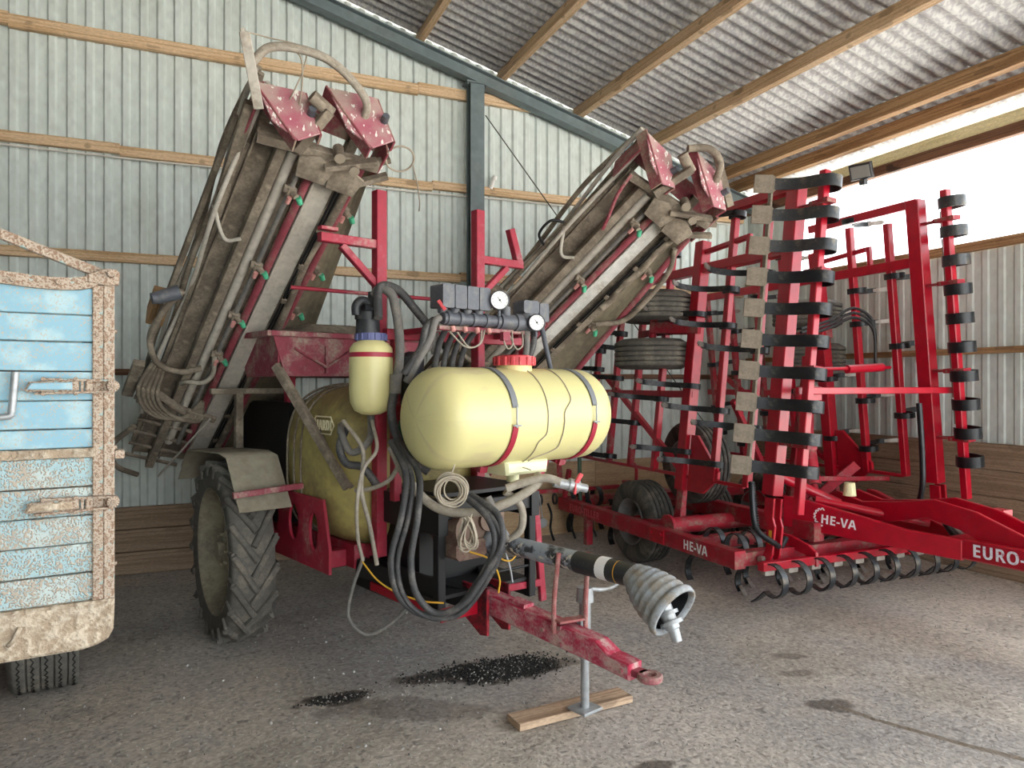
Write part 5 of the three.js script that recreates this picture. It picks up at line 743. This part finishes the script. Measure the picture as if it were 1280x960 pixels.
  // drawbar
  for (const s of [-1, 1]) {
    const a = V(s * 0.47, 0, -0.3), b = V(s * 0.1, 0, 0.84), d = b.clone().sub(a), L = d.length(); d.normalize();
    const pl = part('drawbar_plate', plate([[0, 0.52], [0.05, 0.52], [L * 0.7, 0.49], [L, 0.475], [L + 0.06, 0.475], [L + 0.06, 0.61], [L, 0.615], [L * 0.75, 0.63], [0.1, 0.76], [0, 0.76]], [a.x, 0, a.z], d, [0, 1, 0], 0.05, 0.006), M.redNew, c, 'red drawbar side plate');
    if (s < 0) {
      const n = new THREE.Vector3().crossVectors(d, V(0, 1, 0)), o = (t, y) => a.clone().addScaledVector(d, t).addScaledVector(n, 0.0255).setY(y);
      part('drawbar_lettering', text('HE-VA', 0.068, o(0.3, 0.59), d.clone().add(V(0, -0.06, 0)), V(0, 1, 0).addScaledVector(d, 0.06)), M.decal, pl, 'white lettering');
      const g = []; for (let k = 0; k < 8; k++) { const an = 1.9 + k * 0.42 - 0.6, p = (r, q) => o(0.32 + r * Math.cos(q) * 0.8, 0.635 + r * 0.8 * Math.sin(q)); g.push(bar(p(0.072, an), p(0.072, an + 0.21), 0.008, 0.002, n, 0.0003), bar(p(0.072, an + 0.21), p(0.086, an + 0.21), 0.008, 0.002, n, 0.0003), bar(p(0.086, an + 0.21), p(0.086, an + 0.42), 0.008, 0.002, n, 0.0003), bar(p(0.086, an + 0.42), p(0.072, an + 0.42), 0.008, 0.002, n, 0.0003)); }
      part('emblem', g, M.decal, pl, 'white cog outline');
    }
  }
  const tn = part('tongue', [bar([0, 0.55, 0.8], [0, 0.58, 2.4], 0.2, 0.135, [0, 1, 0], 0.01), box(0.3, 0.72, 0.9, 0.1, 0.14, 0.1), bar([0.1, 0.5, 0.9], [0.3, 0.68, 0.9], 0.06, 0.06)], M.redNew, c, 'red drawbar tongue');
  part('tongue_lettering', text('EURO-TILLER', 0.082, [-0.1015, 0.517, 0.97], [0, 0.019, 1], [0, 1, -0.019], 0.0012), dusty(0xe6e6f0, 0xb0526a, 0.3, 0.5, 501, 0.1), tn, 'worn white lettering');
  for (const x of [-0.02, 0.2]) part('upper_arm', plate([[-0.28, 0.67], [-0.22, 0.64], [0.0, 0.6], [0.3, 0.62], [0.6, 0.7], [0.85, 0.66], [1.2, 0.52], [1.5, 0.45], [1.7, 0.45], [1.7, 0.58], [1.3, 0.68], [0.95, 0.8], [0.65, 0.84], [0.4, 0.79], [0.05, 0.74], [-0.18, 0.79], [-0.27, 0.76]], [x, 0, 0], [0, 0, 1], [0, 1, 0], 0.03, 0.005), M.redNew, c, 'curved red upper arm');
  // masts, rams and links in the middle
  part('mast', [bar([0.22, 0.5, -0.75], [0.3, 1.9, -0.8], 0.08, 0.08), bar([0.36, 0.5, -1.1], [0.3, 1.9, -0.8], 0.06, 0.06), bar([0.22, 0.6, -0.7], [0.5, 0.95, -0.45], 0.05, 0.08), bar([0.3, 0.6, -1.2], [-0.3, 1.5, -1.1], 0.05, 0.05), bar([0.1, 0.84, -0.5], [0.95, 0.8, -0.5], 0.03, 0.04)], M.redNewDust, c);
  part('fold_ram', [cyl([0.2, 1.6, -0.8], [0.0, 0.8, -0.45], 0.06, 0.06, 16), cyl([0.0, 0.8, -0.45], [-0.05, 0.62, -0.36], 0.03, 0.03, 12)], M.redNewDust, c, 'thick red folding ram');
  part('ram', [cyl([-0.35, 0.75, -0.1], [0.2, 0.62, 0.45], 0.028, 0.028, 12), cyl([-0.5, 0.92, -0.35], [-0.1, 0.7, -0.1], 0.04, 0.04, 12)], M.redNew, c);
  part('gauge_cap', cyl([-0.1, 0.78, 0.0], [-0.1, 0.88, 0.0], 0.05, 0.04, 12), M.cream, c);
  const H = (pts, r, m = M.black) => part('hose', hose(pts, r, 8), m, c);
  H([[-1.12, 0.95, 0.05], [-1.14, 0.8, 0.08], [-1.12, 0.62, 0.1], [-0.95, 0.5, 0.1], [-0.85, 0.46, 0.05], [-0.75, 0.5, 0]], 0.022, M.spring);
  for (let k = 0; k < 20; k++) { const t = k / 19; part('hose_coil', turned([[0.022, -0.006], [0.027, -0.003], [0.027, 0.003], [0.022, 0.006]], [lerp(-1.12, -1.125, t), lerp(0.94, 0.62, t), lerp(0.05, 0.1, t)], [0, 1, 0], 10), M.black, c); }
  H([[0.42, 1.5, 0.2], [0.43, 1.1, 0.22], [0.43, 0.85, 0.22], [0.46, 0.65, 0.15]], 0.022, M.spring);
  for (let k = 0; k < 3; k++) H([[-0.45, 2.02 + 0.03 * k, -0.15], [-0.1, 2.1 + 0.03 * k, -0.2], [0.25, 2.2 + 0.04 * k, -0.25], [0.45, 2.12 + 0.03 * k, -0.25], [0.5, 1.8, -0.26]], 0.012, M.black);
  H([[0.1, 0.62, 0.2], [0.15, 0.68, 0.4], [0.1, 0.7, 0.6], [0.05, 0.6, 0.75], [0.05, 0.5, 1.0]], 0.022); H([[0.0, 0.66, 0.2], [0.05, 0.7, 0.45], [0.12, 0.68, 0.62], [0.1, 0.58, 0.8], [0.1, 0.5, 1.1]], 0.02, M.hoseGrey);
}
// small things on and by the walls
{
  const fl = thing('floodlight', 'small black floodlight on a bracket under the eave beam', 'lamp', [6.25, 3.74, -5.24]);
  const tilt = -0.5, u = V(-1, tilt, 0.35).normalize(), a = new THREE.Vector3().crossVectors(V(0, 1, 0), u).normalize(), b = new THREE.Vector3().crossVectors(u, a), o = V(-0.12, 0.05, 0);
  part('lamp_body', plate([[-0.11, -0.08], [0.11, -0.08], [0.11, 0.08], [-0.11, 0.08]], o, a, b, 0.05, 0.01), M.blackPlastic, fl);
  part('lamp_glass', plate([[-0.09, -0.06], [0.09, -0.06], [0.09, 0.06], [-0.09, 0.06]], o.clone().addScaledVector(u, 0.027), a, b, 0.004, 0.001), std({ color: 0x8d8f8c, roughness: 0.15 }), fl);
  part('bracket', [bar([-0.08, -0.03, 0], [0.0, 0.02, 0], 0.05, 0.02), box(-0.09, -0.06, 0, 0.05, 0.05, 0.06)], M.blackPlastic, fl); part('lead', hose([[-0.09, -0.08, 0], [-0.07, -0.16, 0.02], [-0.03, -0.26, 0.0]], 0.005, 5), M.cableWhite, fl);
  for (const [x, y, label] of [[2.83, 3.73, 'white insulator on timber rail beside the grey steel post'], [1.62, 3.7, 'white insulator on timber rail above the red boom rest post']]) { const i = thing('insulator', label, 'insulator', [x, y, BZ + 0.07]); part('insulator_body', [cyl([0, -0.03, 0], [0.03, 0.06, 0.02], 0.025, 0.018, 10), cyl([0.03, 0.06, 0.02], [0.045, 0.1, 0.03], 0.03, 0.022, 10), cyl([0, -0.035, 0], [0, 0.0, -0.03], 0.012, 0.012, 8)], M.whitePlastic, i); }
  // absorbent granules on the oil, loose grit on the floor
  const chip = new THREE.IcosahedronGeometry(1, 0), im = (name, n, f, mat, label, cat) => { const k = new THREE.InstancedMesh(chip, mat, n), m = new THREE.Matrix4(), q = new THREE.Quaternion(), e = new THREE.Euler(), col = new THREE.Color(); for (let i = 0; i < n; i++) { const [x, z, s, cc] = f(i); e.set(rnd() * 6, rnd() * 6, rnd() * 6); m.compose(V(x, 0.004 + s * 0.3, z), q.setFromEuler(e), V(s * rr(0.7, 1.3), s * rr(0.4, 0.7), s * rr(0.7, 1.2))); k.setMatrixAt(i, m); k.setColorAt(i, col.setRGB(...cc)); } k.name = name; k.castShadow = k.receiveShadow = true; tag(k, label, cat, { kind: 'stuff' }); scene.add(k); };
  const gs = () => Math.sqrt(-2 * Math.log(rnd() + 1e-6)) * Math.cos(6.2832 * rnd());
  im('oil_granules', 4200, () => { const a = rnd(); const [cx, cz, sx, sz] = a < 0.82 ? [1.66, -3.84, 0.13, 0.07] : a < 0.9 ? [0.68, -3.82, 0.08, 0.03] : [1.35, -3.9, 0.16, 0.06]; const d = rnd() < 0.9 ? rr(0.006, 0.02) : rr(0.25, 0.45); return [cx + gs() * sx, cz + gs() * sz, rr(0.003, 0.008), [d, d * 0.93, d * 0.86]]; }, std({ roughness: 0.8 }), 'black oil-soaked granules strewn under the drawbar', 'granules');
  im('floor_grit', 9000, () => { const left = rnd() < 0.6, d = rr(0.14, 0.5); return [left ? rr(-1.8, 1.4) : rr(0.5, 6), left ? rr(-6.8, -1.5) : rr(-5.5, -1.5), rnd() < 0.96 ? rr(0.0015, 0.004) : rr(0.004, 0.009), [d, d * 0.95, d * 0.88]]; }, std({ roughness: 1 }), 'loose grit and small stones scattered over the floor', 'grit');
}
renderer.render(scene, camera);
